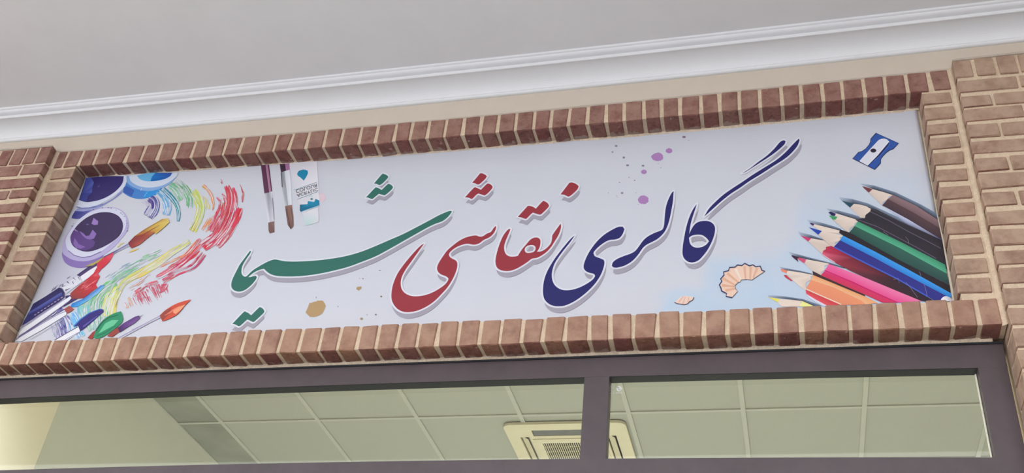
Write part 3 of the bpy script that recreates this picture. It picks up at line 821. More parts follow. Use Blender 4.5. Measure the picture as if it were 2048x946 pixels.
# ---- paint splashes
def blob(P, x0, y0, s, lst, col, jag=.08):
    for cx, cy, rx, ry in lst:
        n_ = 18 if rx > 20 else 9
        P.poly(T(x0, y0, s, [(cx + rx * (1 + random.uniform(-jag, jag)) * math.cos(2 * math.pi * k / n_), cy + ry * (1 + random.uniform(-jag, jag)) * math.sin(2 * math.pi * k / n_)) for k in range(n_)]), col)
_blob = blob
def blob(P, x0, y0, s, lst, col, jag=.08):
    for one in lst:
        Q = Print(1); _blob(Q, x0, y0, s, [one], col, jag); Q.done('paint_splash')
blob(None, 1200, 260, 5.91, [(680,320,70,50),(816,246,39,29),(520,496,34,26),(512,826,62,50)], (166, 124, 176))
blob(None, 1200, 260, 5.91, [(994,84,22,14),(191,190,17,11),(148,262,12,9),(281,326,15,12),(326,418,18,12),(509,424,17,11),(343,561,7,5),(410,597,9,7),(230,621,8,5),(261,746,16,12),(98,746,6,5),(197,777,5,4),(205,793,6,3),(453,880,5,5),(690,400,4,4),(718,449,7,3),(424,745,5,4),(1049,125,6,4)], (130, 116, 140))
P = Print(1)
P.poly(T(600, 530, 8.228, [(92,785),(130,700),(160,620),(175,632),(220,610),(280,598),(290,583),(310,590),(360,585),(385,600),(410,640),(425,680),(400,740),(370,795),(320,830),(240,857),(165,855)]), (172, 144, 104))
P.done('paint_splash', 'largest printed splash, ochre, below the green word')
P = Print(1)
P.poly(T(600, 530, 8.228, [(925,398),(940,362),(1010,355),(1015,385),(965,423)]), (165, 140, 104))
P.done('paint_splash')
blob(None, 600, 530, 8.228, [(1315,92,20,6),(980,222,7,7),(1037,227,12,9),(1082,187,4,4),(1337,520,18,14),(625,685,9,7),(1104,821,8,7),(1249,818,17,14),(267,535,5,16)], (120, 112, 108))
blob(None, 600, 530, 8.228, [(1015,887,24,20)], (150, 132, 108))

# ---- sharpener and shavings
P = Print(2)
s_ = lambda pts: T(1680, 250, 9.457, pts)
P.poly(s_([(678,150),(1114,348),(1010,461),(940,486),(885,524),(815,594),(776,652),(774,727),(660,853),(234,640),(343,516),(418,494),(486,446),(545,376),(572,320),(576,262)]), (34, 40, 84))
P.poly(s_([(690,165),(1098,350),(1005,450),(938,474),(876,515),(806,586),(765,650),(762,722),(658,838),(252,636),(348,528),(424,506),(494,455),(555,384),(584,322),(588,268)]), (48, 84, 160), 3)
P.poly(s_([(925,315),(938,345),(905,400),(745,590),(625,690),(540,772),(515,775),(700,580),(905,345)]), (34, 42, 100), 4)
P.poly(s_([(365,690),(560,470),(730,290),(780,268),(840,262),(890,280),(925,315),(905,345),(700,580),(515,772)]), (212, 214, 224), 4)
P.line(s_([(925,318),(702,582),(517,770)]), 1.6, (232, 234, 242), layer=5)
P.line(s_([(940,330),(925,400),(760,590),(650,680)]), .9, (90, 125, 190), layer=5)
P.poly(s_([(630 + 55 * math.cos(k * .35), 491 + 38 * math.sin(k * .35)) for k in range(18)]), (44, 34, 50), 5)
P.done('sharpener_print', 'blue printed pencil sharpener in the upper right corner of the banner')
P = Print(2)
sv = [(305,555),(345,500),(325,460),(380,400),(370,350),(450,330),(465,280),(550,275),(590,240),(660,250),(705,215),(780,255),(835,238),(880,270),(950,258),(975,325),(1022,340),(815,480),(740,467),(650,475),(635,510),(595,520),(550,570),(560,615),(595,655),(505,755),(410,735),(420,690),(340,650),(330,600)]
P.poly(T(1400, 500, 7.88, sv), (228, 196, 176))
for a_, b_ in (((360,450),(560,560)),((430,370),(600,510)),((560,300),(650,470)),((700,260),(720,465)),((800,270),(790,470)),((900,290),(840,440)),((350,560),(540,580)),((400,640),(560,610))):
    P.line(T(1400, 500, 7.88, [a_, ((a_[0] + b_[0]) / 2, (a_[1] + b_[1]) / 2), b_]), 5.5, random.choice([(216, 168, 140), (238, 214, 198), (214, 172, 146)]), 3, layer=3)
P.line(T(1400, 500, 7.88, [(505,755),(410,735),(420,690),(340,650),(330,600),(305,555),(345,500),(325,460),(380,400),(370,350),(450,330),(465,280),(550,275),(590,240),(660,250),(705,215),(780,255),(835,238),(880,270),(950,258),(975,325),(1022,340)]), 2.4, (44, 56, 94), layer=4)
P.line(T(1400, 500, 7.88, [(1022,340),(815,480),(740,467),(650,475),(635,510),(595,520),(550,570),(560,615),(595,655),(505,755)]), 1.1, (88, 92, 100), layer=4)
P.done('shaving_print', 'large printed pencil shaving with a dark blue wavy rim')
P = Print(2)
P.poly(T(1200, 590, 5.9125, [(880,90),(960,22),(1020,12),(1110,30),(1095,65),(1060,80),(1040,105),(1000,118),(950,110),(915,105)]), (226, 200, 186))
for a_, b_ in (((930,90),(985,20)),((980,110),(1010,20)),((1040,95),(1050,25))):
    P.line(T(1200, 590, 5.9125, [a_, b_]), 3, (218, 176, 156), 1.5, layer=3)
P.line(T(1200, 590, 5.9125, [(880,90),(915,105),(950,110),(1000,118),(1040,105),(1060,80),(1095,65),(1110,30)]), 1.5, (84, 72, 84), layer=4)
P.done('shaving_print', 'small printed pencil shaving near the lower edge of the cloth')

# ---- coloured pencils
P = Print(2)
q1 = lambda p_: T(1530, 350, 5.255, p_)
q2 = lambda p_: T(1710, 350, 5.255, p_)
q3 = lambda p_: T(1530, 490, 7.275, p_)
q4 = lambda p_: T(1710, 490, 7.275, p_)
WOOD, WOOD2, DK = (206, 190, 178), (222, 206, 192), (44, 40, 50)
GB = (180, 196, 214)
def shadow_strip(up, lo, l=2):          # the pencils' printed contact shadows, soft on the upper side
    P.strip(up, lo, [GB] + [(120, 136, 158)] * (len(up) - 1), [(150, 164, 184)] + [(44, 48, 60)] * (len(lo) - 1), l)
shadow_strip(q2([(50,88),(200,112),(430,185),(700,315),(875,415)]), q2([(60,98),(190,150),(400,215),(680,350),(880,480)]))
P.poly(q2([(75,122),(100,125),(185,152),(170,175),(145,188)]), (112, 58, 62), 3)
P.poly(q2([(185,152),(145,188),(225,265),(285,322),(290,290),(345,255),(350,230),(400,215),(290,180)]), [WOOD2, WOOD, WOOD, WOOD, WOOD, WOOD2, WOOD2, WOOD2, WOOD2], 3)
P.strip(q2([(400,213),(640,325),(880,480)]), q2([(345,255),(600,390),(890,560)]), [(138, 112, 116)] * 3, [(116, 92, 96)] * 3, 4)
P.strip(q2([(345,255),(600,390),(890,560)]), q2([(285,322),(560,470),(915,685)]), [(84, 64, 68)] * 3, [(70, 54, 62)] * 3, 4)
P.strip(q2([(310,335),(560,470),(915,682)]), q2([(330,355),(550,520),(915,705)]), [(196, 204, 224), (196, 200, 226), (70, 80, 130)], [(190, 204, 226), (120, 130, 160), (44, 48, 74)], 3)
shadow_strip(q1([(775,232),(920,255),(1080,300),(1180,345)]) + q2([(420,430),(700,570),(920,690)]), q1([(808,272),(935,305),(1080,350),(1160,370)]) + q2([(400,500),(700,640),(920,740)]), 2)
P.poly(q1([(808,272),(935,305),(915,325),(895,345)]), (38, 74, 88), 3)
P.poly(q1([(935,305),(895,345),(1000,450),(1061,455),(1056,420),(1106,385),(1111,358),(1060,330),(990,312)]), [WOOD2, WOOD, WOOD, WOOD, WOOD, WOOD2, WOOD2, WOOD2, WOOD2], 3)
P.poly(q2([(165,360),(230,368),(500,500),(720,600),(940,700)]) + [(1898, 540)] + q2([(870,950),(40,505),(40,478),(0,470),(105,455),(110,425),(160,385)]), (46, 43, 51), 4)
P.line(q2([(160,388),(350,480),(560,598),(760,700),(900,775)]), 1.7, (92, 84, 100), layer=5)
P.line(q2([(20,470),(230,545),(430,650),(640,760),(850,880)]), 1.5, (96, 86, 104), layer=5)
P.line(q2([(175,362),(420,470),(640,570)]), 2.2, (60, 58, 68), layer=5)
# green (with a navy one behind)
shadow_strip(q1([(635,350),(780,378),(920,415),(1060,462)]), q1([(690,388),(770,408),(940,465),(1060,500)]))
P.poly(q1([(665,395),(690,388),(745,410),(735,432),(700,428)]), (40, 34, 84), 3)
P.poly(q1([(745,410),(735,432),(860,480),(950,490),(960,470),(860,440)]), WOOD2, 3)
P.poly(q1([(672,428),(700,432),(760,445),(745,470),(715,475)]), (62, 150, 92), 4)
P.poly(q1([(760,445),(745,470),(715,475),(800,550),(880,612),(890,565),(940,540),(940,515),(985,490),(900,470)]), [WOOD2, WOOD2, WOOD, WOOD, WOOD, WOOD, WOOD, WOOD2, WOOD2, WOOD2], 4)
P.strip([(1716, 443.5), (1800, 484), (1890, 530)], [(1709.3, 452.8), (1800, 497), (1893.5, 548)], [(62, 140, 106)] * 3, [(84, 172, 136)] * 3, 5)
P.strip([(1709.3, 452.8), (1800, 497), (1893.5, 548)], [(1698.4, 465.5), (1800, 522), (1898, 570)], [(50, 92, 80), (50, 96, 84), (50, 92, 82)], [(40, 76, 68), (44, 80, 74), (42, 70, 70)], 5)
P.poly(q1([(950,468),(1000,485),(1040,520),(985,500)]), DK, 4)
# dark body behind, blue pencil
P.poly([(1680.4, 459.5), (1698.4, 465.5), (1800, 522), (1899, 571), (1901, 588), (1813, 539), (1688, 473), (1678, 466)], (40, 34, 40), 4)
shadow_strip(q1([(435,468),(600,505),(720,540),(800,568)]), q1([(475,508),(590,545),(700,566),(800,592)]))
P.poly(q1([(468,510),(490,506),(520,520),(505,538)]), (66, 34, 92), 3)
P.poly(q1([(520,520),(505,538),(590,592),(780,620),(795,590),(700,565)]), WOOD2, 3)
P.poly(q1([(462,552),(600,592),(580,612),(560,632)]), (42, 70, 166), 4)
P.poly(q1([(600,592),(560,632),(640,705),(710,762),(735,755),(735,715),(790,690),(785,660),(830,645),(720,615)]), [WOOD2, WOOD, WOOD, WOOD, WOOD, WOOD, WOOD2, WOOD2, WOOD2, WOOD2], 4)
P.strip([(1686, 472), (1750, 504), (1813.1, 538), (1903, 588)], [(1680.3, 481.3), (1750, 517), (1811.7, 550.5), (1901, 597)], [(60, 150, 222)] * 4, [(44, 124, 204)] * 4, 5)
P.strip([(1680.3, 481.3), (1750, 517), (1811.7, 550.5), (1901, 597), (1905, 606)], [(1667.5, 494.5), (1710, 516), (1795, 558.7), (1856, 594), (1878, 608)], [(50, 48, 128)] * 5, [(46, 50, 132)] * 5, 5)
P.line([(1668, 495), (1710, 516.5), (1795, 559), (1856, 594.5)], 2.6, (66, 92, 190), layer=6)
# crimson
shadow_strip(q1([(340,595),(480,632),(600,672),(660,700)]), q1([(375,638),(485,668),(610,690),(640,705)]))
P.poly(q1([(375,640),(485,668),(470,688),(455,702)]), (198, 58, 110), 3)
P.poly(q1([(485,668),(455,702),(530,770),(600,830),(610,800),(640,785),(645,755),(700,755),(620,692)]), [WOOD2, WOOD, WOOD, WOOD, WOOD, WOOD, WOOD, WOOD, WOOD2], 3)
P.poly([(1663, 492.5), (1652, 494.5), (1651.5, 499.5), (1646.5, 502), (1644.5, 509), (1670, 526), (1700, 542), (1730, 556), (1780, 579), (1840, 602), (1876, 608), (1856, 595), (1795, 559.5), (1710, 517)],
       [(180, 44, 74), (186, 50, 80), (190, 52, 84), (184, 50, 78), (214, 96, 120), (150, 52, 66), (110, 48, 58), (84, 44, 52), (60, 38, 44), (52, 38, 42), (40, 36, 60), (44, 34, 46), (56, 34, 44), (110, 34, 52)], 4)
P.line([(1645, 510), (1670, 526)], 1.6, (226, 176, 190), layer=5)
# pink
shadow_strip(q3([(330,100),(480,140),(700,198),(930,255),(1180,330)]), q3([(400,152),(500,185),(740,235),(930,280),(1160,345)]))
P.poly(q3([(382,160),(400,152),(500,185),(470,200),(488,252),(430,205)]), (58, 34, 58), 3)
P.poly(q3([(470,200),(500,188),(600,215),(585,245),(570,270)]), (202, 76, 110), 4)
P.poly(q3([(600,215),(570,270),(690,385),(750,430),(820,445),(815,400),(865,365),(862,310),(935,275),(760,240)]), [WOOD2, WOOD, WOOD, WOOD, WOOD, WOOD, WOOD2, WOOD2, WOOD2, WOOD2], 3)
P.strip([(1657.8, 528.5), (1730, 556), (1780, 577), (1843, 603)], [(1648.2, 543.6), (1704.6, 565.6), (1740, 582), (1795, 606)], [(232, 104, 156), (236, 120, 166), (236, 120, 166), (236, 120, 166)], [(222, 74, 138)] * 4, 5)
P.strip([(1648.2, 543.6), (1704.6, 565.6), (1740, 582), (1795, 606)], [(1641.5, 551.5), (1690, 573), (1730, 590), (1765, 606)], [(206, 50, 104)] * 4, [(196, 54, 84)] * 4, 5)
P.line([(1650, 542), (1704.6, 565), (1740, 581.5), (1795, 606)], 2.0, (190, 36, 96), layer=6)
P.poly(q3([(690,380),(820,445),(1160,600),(1455,728),(1455,752),(1000,562),(700,440)]), (62, 44, 48), 4)
# orange and red
shadow_strip(q3([(200,315),(350,348),(520,378),(690,420)]), q3([(240,352),(325,375),(500,400),(690,440)]))
P.poly(q3([(225,360),(240,352),(325,375),(330,395),(315,415),(250,388)]), (226, 132, 104), 3)
P.poly(q3([(272,440),(310,440),(350,480),(400,520),(385,530),(300,478)]), (190, 56, 72), 3)
P.poly(q3([(330,375),(315,415),(350,470),(410,520),(500,600),(590,665),(600,640),(595,550),(670,510),(665,455),(700,440),(500,400)]), [WOOD2, WOOD2, WOOD, WOOD2, WOOD2, WOOD2, WOOD, WOOD, WOOD, WOOD2, WOOD2, WOOD2], 3)
P.strip(q3([(700,442),(1000,565),(1455,755),(1640,850)]), q3([(670,512),(1000,622),(1400,812),(1470,870)]), [(238, 158, 106)] * 4, [(242, 178, 136)] * 4, 5)
P.strip(q3([(670,512),(1000,622),(1400,812),(1470,870)]), q3([(595,640),(820,740),(1100,862),(1110,880)]), [(226, 146, 106)] * 4, [(222, 138, 106)] * 4, 5)
P.line(q3([(595,645),(820,745),(1110,872)]), 2.2, (242, 206, 182), layer=6)
P.strip(q3([(590,655),(820,755),(1095,872)]), q3([(600,715),(740,800),(920,895)]), [(202, 62, 70)] * 3, [(214, 84, 92)] * 3, 5)
P.strip(q3([(600,712),(740,795),(920,890)]), q3([(640,770),(760,850),(850,895)]), [(226, 206, 224)] * 3, [(196, 212, 236)] * 3, 4)
# yellow
shadow_strip(q3([(40,725),(300,752),(560,790),(830,885)]), q3([(50,760),(300,785),(545,818),(700,885)]))
P.poly(q3([(45,760),(215,790),(200,815),(185,835),(110,795)]), (226, 216, 90), 3)
P.poly(q3([(215,790),(185,835),(240,900),(510,900),(520,840),(545,818),(360,800)]), WOOD2, 3)
P.poly(q3([(545,822),(515,860),(505,900),(720,900),(640,862)]), (236, 232, 146), 4)
# scratches in the print
for pts in ([(1000,570),(1030,660),(1050,755)], [(740,550),(800,620),(850,690),(910,770)], [(935,390),(960,460)], [(560,510),(630,490),(640,560)]):
    P.line(q4(pts), .8, (128, 120, 150), layer=7)
for pts in ([(530,655),(560,690),(565,725)], [(300,600),(350,640)]):
    P.line(q2(pts), .8, (124, 116, 128), layer=7)
P.done('pencils_print', 'fan of printed coloured pencils in the lower right corner of the banner')

# ---- acrylic tube with two brushes
P = Print(1)
t_ = lambda p_: T(510, 310, 5.5625, p_)
SIL = (196, 198, 206)
P.strip(t_([(60,60),(68,125),(105,430)]), t_([(112,60),(120,125),(160,420)]), (92, 54, 78), (88, 50, 74))
P.strip(t_([(110,60),(122,125),(158,412)]), t_([(138,60),(148,122),(186,405)]), (176, 128, 156), (150, 104, 134), 2)
P.strip(t_([(140,60),(146,122),(182,405)]), t_([(150,60),(158,120),(192,404)]), (84, 46, 68), (84, 46, 68), 2)
P.strip(t_([(105,430),(125,590),(148,752)]), t_([(145,420),(160,590),(175,745)]), [SIL, (210, 212, 220), (220, 220, 226)], [(140, 142, 152), (150, 152, 162), (190, 190, 198)])
P.strip(t_([(145,420),(160,590),(175,745)]), t_([(192,408),(200,560),(215,738)]), [(140, 142, 152), (170, 172, 182), (190, 190, 198)], [(214, 215, 222), (180, 182, 190), (206, 206, 212)])
P.line(t_([(196,480),(206,600),(214,720)]), 1.2, (124, 118, 130), layer=3)
P.poly(t_([(148,755),(215,738),(218,860),(165,873),(152,845)]), [(120, 92, 90), (136, 108, 102), (112, 84, 80), (100, 74, 72), (118, 90, 86)], 2)
P.poly(t_([(270,60),(330,58),(345,180),(290,195)]), (62, 40, 58), 2)
P.poly(t_([(330,58),(375,55),(386,165),(345,180)]), (160, 108, 148), 2)
P.strip(t_([(290,195),(305,380),(335,572)]), t_([(330,182),(350,370),(370,562)]), [(120, 122, 130), (170, 172, 180), (196, 198, 204)], [(160, 166, 172), (150, 156, 160), (150, 156, 160)], 2)
P.strip(t_([(330,182),(350,370),(370,562)]), t_([(386,166),(404,360),(412,556)]), [(200, 204, 210)] * 3, [(216, 218, 226)] * 3, 2)
P.line(t_([(292,195),(300,290),(304,360)]), 1.6, (60, 58, 66), layer=3)
P.poly(t_([(335,572),(412,557),(430,700),(430,795),(400,830),(365,780),(348,670)]), [(124, 92, 84), (146, 112, 104), (138, 106, 98), (120, 90, 84), (96, 70, 66), (112, 82, 78), (120, 90, 84)], 2)
P.line(t_([(352,600),(372,700),(398,820)]), 1.2, (86, 62, 60), layer=3)
P.line(t_([(400,590),(420,700),(428,780)]), 1.2, (90, 66, 64), layer=3)
P.strip(t_([(690,70),(720,400),(700,690)]), t_([(760,70),(765,400),(745,690)]), [(196, 194, 206)] * 3, [BG] * 3, 0)
P.poly(t_([(745 + 42 * math.cos(k * .5236), 475 + 48 * math.sin(k * .5236)) for k in range(12)]), (214, 192, 200), 1)
P.poly(t_([(380,60),(690,50),(705,330),(720,562),(620,600),(535,655),(505,648),(470,490),(440,380),(400,200)]), [(204, 204, 210), (214, 212, 220), (222, 220, 226), (212, 212, 218), (220, 218, 224), (212, 210, 216), (200, 200, 208), (206, 204, 210), (206, 206, 212), (204, 204, 212)], 2)
P.poly(smooth(t_([(470,210),(490,180),(540,165),(585,175),(590,200),(575,240),(543,287),(510,255),(478,232)])), (24, 128, 164), 3)
P.line(t_([(440,392),(560,350),(690,305)]), .8, (60, 120, 140), layer=3)
P.line(t_([(472,496),(580,456),(696,412)]), .8, (60, 120, 140), layer=3)
P.poly(t_([(500,555),(585,550),(590,515),(660,525),(675,490),(715,508),(718,562),(620,600),(515,642),(500,620)]), [(24, 96, 130), (30, 134, 168), (30, 140, 176), (30, 134, 168), (30, 140, 176), (24, 120, 156), (30, 120, 156), (60, 140, 170), (20, 84, 116), (22, 90, 120)], 3)
P.line(t_([(510,640),(620,600),(716,566)]), 1.1, (190, 214, 224), layer=4)
P.poly(t_([(535,655),(600,618),(705,582),(708,660),(712,745),(640,770),(565,786)]), [(206, 208, 212), (214, 214, 220), (210, 210, 216), (212, 212, 218), (206, 206, 212), (208, 212, 216), (176, 208, 204)], 3)
P.poly(t_([(632 + 15 * math.cos(k * .7), 493 + 10 * math.sin(k * .7)) for k in range(9)]), (60, 104, 116), 4)
P.line(t_([(600,470),(625,445),(640,470)]), .7, (120, 190, 180), layer=4)
P.done('tube_print', 'printed acrylic paint tube and two brushes hanging from the top edge of the banner')
def flipped_text(word, A, B, down, parent):
    """letters mirrored top to bottom, their feet on the line A-B, their heads towards 'down' (px)"""
    cu = bpy.data.curves.new('text', 'FONT'); cu.body = word; cu.resolution_u = 3
    ob = bpy.data.objects.new('text', cu); COL.objects.link(ob)
    bpy.context.view_layer.update()
    dg = bpy.context.evaluated_depsgraph_get()
    me = bpy.data.meshes.new_from_object(ob.evaluated_get(dg))
    bpy.data.objects.remove(ob); bpy.data.curves.remove(cu)
    xs_ = [v.co.x for v in me.vertices]; ys_ = [v.co.y for v in me.vertices]
    w0, w1, h0, h1 = min(xs_), max(xs_), min(ys_), max(ys_)
    for v in me.vertices:
        u = (v.co.x - w0) / (w1 - w0); t = (v.co.y - h0) / (h1 - h0)
        x, z = on_banner(A[0] + (B[0] - A[0]) * u + down[0] * t, A[1] + (B[1] - A[1]) * u + down[1] * t)
        v.co = (x, banner_y(x) - .0022, z)
    me.color_attributes.new('Col', 'FLOAT_COLOR', 'POINT').data.foreach_set('color', list(C((40, 40, 50))) * len(me.vertices))
    me.materials.clear(); me.materials.append(M_PRINT)
    o = link(bpy.data.objects.new('lettering', me), banner); o.matrix_parent_inverse = BINV
    o['label'] = 'small black upside down word %s on the printed tube' % word
tp = lambda x, y: (510 + x / 5.5625, 310 + y / 5.5625)
flipped_text('COLOUR', tp(452, 392), tp(694, 318), (1.6, 6.6), banner)
flipped_text('ACRYLIC', tp(462, 440), tp(696, 368), (1.6, 6.0), banner)

# ---- paint jars
P = Print(1)
j1 = lambda p_: T(140, 340, 9.309, p_)
j2 = lambda p_: T(0, 400, 5.9125, p_)
P.poly(smooth(j1([(40,900),(90,770),(200,700),(400,700),(600,640),(800,540),(1050,240),(1058,160),(1120,160),(1080,270),(960,440),(800,560),(600,680),(420,760),(300,830),(200,912)])), (150, 156, 200), 1)
P.poly(j1([(40,860),(95,765),(250,775),(440,745),(320,815),(210,905),(120,915),(30,900)]), [(60, 62, 130), (78, 80, 150), (70, 74, 150), (110, 112, 180), (90, 90, 160), (80, 80, 150), (70, 70, 140), (70, 70, 140)], 2)
P.poly(smooth(j1([(160,640),(180,560),(320,400),(900,120),(1062,110),(1050,240),(990,350),(880,450),(760,530),(600,620),(450,680),(300,705),(200,702),(125,672)])), (206, 212, 228), 3)
P.poly(smooth(j1([(170,560),(240,350),(300,150),(700,120),(1003,120),(990,220),(940,310),(840,410),(700,500),(560,560),(430,590),(320,602),(230,585)])), (54, 46, 104), 4)
P.poly(j1([(300,150),(400,150),(450,240),(420,330),(415,420),(400,440),(235,440)]), [(78, 92, 172), (70, 84, 168), (92, 104, 180), (70, 78, 158), (84, 96, 172), (64, 66, 140), (66, 74, 150)], 5)
P.poly(j1([(235,445),(400,440),(330,500),(320,598),(240,580),(185,555)]), (60, 68, 142), 5)
P.line(j1([(120,690),(230,715),(350,708),(470,690),(620,635)]), 1.3, (104, 108, 172), layer=5)
P.line(j1([(410,690),(600,655),(800,545),(960,420)]), 1.2, (140, 146, 200), layer=5)
P.line(j1([(520,320),(560,300)]), 1.2, (110, 106, 160), layer=6)
P.poly(smooth(j1([(1045,230),(1000,340),(985,420),(1100,495),(1250,538),(1400,532),(1550,492),(1640,430),(1720,340),(1500,300),(1200,220)])), (70, 128, 196), 1)
P.poly(j1([(1400,395),(1640,360),(1700,350),(1640,430),(1550,490),(1400,530),(1360,500)]), (46, 140, 208), 2)
P.poly(j1([(1000,330),(1060,300),(1200,380),(1150,500),(1000,420)]), (58, 92, 168), 2)
P.poly(smooth(j1([(1055,120),(1065,230),(1150,310),(1300,372),(1450,397),(1600,377),(1750,322),(1880,245),(1990,120),(1500,100)])), (132, 168, 214), 3)
P.poly(smooth(j1([(1100,110),(1130,205),(1200,262),(1300,307),(1450,332),(1600,322),(1750,282),(1880,212),(1990,120),(2010,60),(1500,60)])), (202, 212, 228), 4)
P.poly(smooth(j1([(1250,110),(1300,172),(1380,205),(1500,217),(1650,202),(1780,170),(1870,120),(1910,60),(1500,60)])), (104, 178, 220), 5)
P.poly(j1([(1505,215),(1530,130),(1600,60),(1905,60),(1870,120),(1780,170),(1650,202)]), [(20, 104, 176), (30, 120, 196), (36, 100, 180), (46, 70, 158), (46, 84, 170), (24, 100, 180), (20, 104, 180)], 6)
P.line(j1([(1340,350),(1320,390)]), 1.4, (180, 206, 232), layer=5)
P.line(j1([(1450,410),(1380,500)]), 1.2, (120, 176, 224), layer=3)
# violet jar
P.poly(smooth(j2([(738,580),(735,660),(770,740),(850,790),(960,806),(1080,785),(1180,735),(1230,650),(1000,600)])), (132, 112, 172), 1)
P.poly(smooth(j2([(735,610),(745,520),(790,410),(900,270),(1060,140),(1200,95),(1340,88),(1450,130),(1510,220),(1518,340),(1430,470),(1300,600),(1150,690),(1000,727),(870,712),(780,665)])), (176, 168, 206), 2)
P.poly(smooth(j2([(778,500),(800,420),(860,330),(940,230),(1060,150),(1200,105),(1330,98),(1420,125),(1480,190),(1495,260),(1480,340),(1430,420),(1340,500),(1200,610),(1080,665),(980,684),(880,657),(808,600)])), (204, 206, 224), 3)
P.line(j2([(808,600),(880,657),(980,684),(1080,667),(1200,612)]), 1.4, (110, 96, 150), layer=4)
P.poly(smooth(j2([(835,460),(850,400),(920,300),(1030,210),(1160,155),(1300,150),(1400,190),(1450,260),(1455,340),(1420,420),(1340,490),(1220,560),(1100,605),(1000,612),(910,580),(855,530)])), (64, 50, 88), 4)
P.poly(smooth(j2([(838,460),(870,380),(900,350),(960,400),(1030,440),(1090,470),(1130,500),(1100,560),(1010,600),(920,578),(858,530)])), (92, 66, 126), 5)
P.poly(smooth(j2([(940,370),(985,395),(1020,430),(1060,425),(1100,355),(1145,405),(1115,462),(1045,468),(985,430)])), (134, 106, 172), 6)
P.poly(j2([(885,450),(935,525),(1015,560),(960,580),(905,575),(872,520)]), (128, 98, 166), 6)
P.poly(smooth(j2([(1110,215),(1165,255),(1160,295),(1120,298),(1085,285),(1100,245)])), (150, 120, 184), 6)
P.poly(j2([(890,345),(930,380),(900,370),(880,360)]), (150, 122, 186), 6)
P.poly(j2([(1015,295),(1050,285),(1045,300)]), (130, 104, 168), 6)
for k in range(30):
    a = -2.9 + k * .105
    cx, cy = 1140, 385
    ex, ey = cx + 352 * math.cos(a) * .98 + 18, cy + 292 * math.sin(a) * .98 - 60 * math.cos(a)
    if random.random() < .6: P.line(j2([(ex, ey), (ex + random.uniform(5, 22), ey + random.uniform(-4, 4))]), random.uniform(.6, 1.3), (76, 58, 106), layer=5)
P.done('paint_jars_print', 'printed jars of blue and violet paint at the left end of the banner')

# ---- sweeping dry-brush rainbow: hundreds of thin broken strokes
def mixc(a, b, t): return tuple(a[i] * (1 - t) + b[i] * t for i in range(3))
def resample(pts, n):
    d = [0]
    for a, b in zip(pts[:-1], pts[1:]): d.append(d[-1] + math.hypot(b[0] - a[0], b[1] - a[1]))
    out = []
    for k in range(n):
        s = d[-1] * k / (n - 1)
        i = max(j for j in range(len(d) - 1) if d[j] <= s + 1e-9)
        # Catmull-Rom inside the segment
        t = (s - d[i]) / ((d[i + 1] - d[i]) or 1)
        p1, p2 = pts[i], pts[i + 1]; p0 = pts[i - 1] if i else (2 * p1[0] - p2[0], 2 * p1[1] - p2[1]); p3 = pts[i + 2] if i + 2 < len(pts) else (2 * p2[0] - p1[0], 2 * p2[1] - p1[1])
        out.append(tuple(.5 * (2 * p1[c] + (p2[c] - p0[c]) * t + (2 * p0[c] - 5 * p1[c] + 4 * p2[c] - p3[c]) * t * t + (3 * p1[c] - p0[c] - 3 * p2[c] + p3[c]) * t ** 3) for c in (0, 1)))
    return out
def brushing(P, pts, w, col, n, frag=(.15, .5), th=(.8, 2.4), fade=.35, w2=None, layer=1, wash=0, scrape=None):
    """n broken strokes inside a band of width w px round the centre line"""
    w2 = w if w2 is None else w2
    cl = resample(pts, 40)
    nr = []
    for i in range(40):
        a, b = cl[max(0, i - 1)], cl[min(39, i + 1)]; L = math.hypot(b[0] - a[0], b[1] - a[1]) or 1
        nr.append((-(b[1] - a[1]) / L, (b[0] - a[0]) / L))
    if wash:
        a_, b_ = [], []
        for i in range(2, 38):
            h = (w + (w2 - w) * i / 39) * .40
            j1_, j2_ = random.uniform(.7, 1.05), random.uniform(.7, 1.05)
            a_.append((cl[i][0] + nr[i][0] * h * j1_, cl[i][1] + nr[i][1] * h * j1_)); b_.append((cl[i][0] - nr[i][0] * h * j2_, cl[i][1] - nr[i][1] * h * j2_))
        c_ = mixc(BG, col, wash)
        P.strip(a_, b_, c_, c_, layer - 1)
    scrape = int(n * (.16 if col[0] > 180 and col[1] < 90 else .35)) if scrape is None else scrape
    for q_ in range(n + scrape):
        ln = random.uniform(*frag); s0 = random.uniform(-.05, 1.02 - ln * .6)
        i0, i1 = max(0, int(s0 * 39)), min(39, int((s0 + ln) * 39))
        if i1 - i0 < 2: continue
        o_ = random.uniform(-.5, .5); tw = random.uniform(*th) * 1.5
        c_ = mixc(BG, tuple(max(0, min(255, v + random.uniform(-16, 16))) for v in col), 1 - random.random() ** 2 * fade * 2)
        if q_ >= n: c_ = mixc((214, 216, 222), col, random.uniform(0, .25)); tw *= random.uniform(.25, .6); ln *= 1.2
        m_ = [(cl[i][0] + nr[i][0] * (w + (w2 - w) * i / 39) * o_, cl[i][1] + nr[i][1] * (w + (w2 - w) * i / 39) * o_) for i in range(i0, i1 + 1)]
        a_, b_ = [], []
        K = len(m_)
        for k, (x, y) in enumerate(m_):
            e = math.sin(math.pi * (k + .15) / (K - .7)) ** .5 if 0 < k < K - 1 else .1
            h = tw / 2 * e * random.uniform(.75, 1.2)
            q = nr[i0 + k]
            a_.append((x + q[0] * h, y + q[1] * h)); b_.append((x - q[0] * h, y - q[1] * h))
        P.strip(a_, b_, c_, c_, layer + (random.choice((0, 1, 2)) if q_ < n else 3))
P = Print(1)
k6 = lambda p_: T(280, 330, 5.5636, p_)
k7 = lambda p_: T(180, 480, 5.2545, p_)
brushing(P, k6([(20,400),(70,420),(120,480)]), 8, (176, 150, 190), 10, (.3, .8), (.5, 1), .7)
brushing(P, k6([(100,365),(150,410),(150,480),(90,580)]), 20, (74, 70, 142), 50, (.3, .8), (1.5, 4), .2, wash=.8)
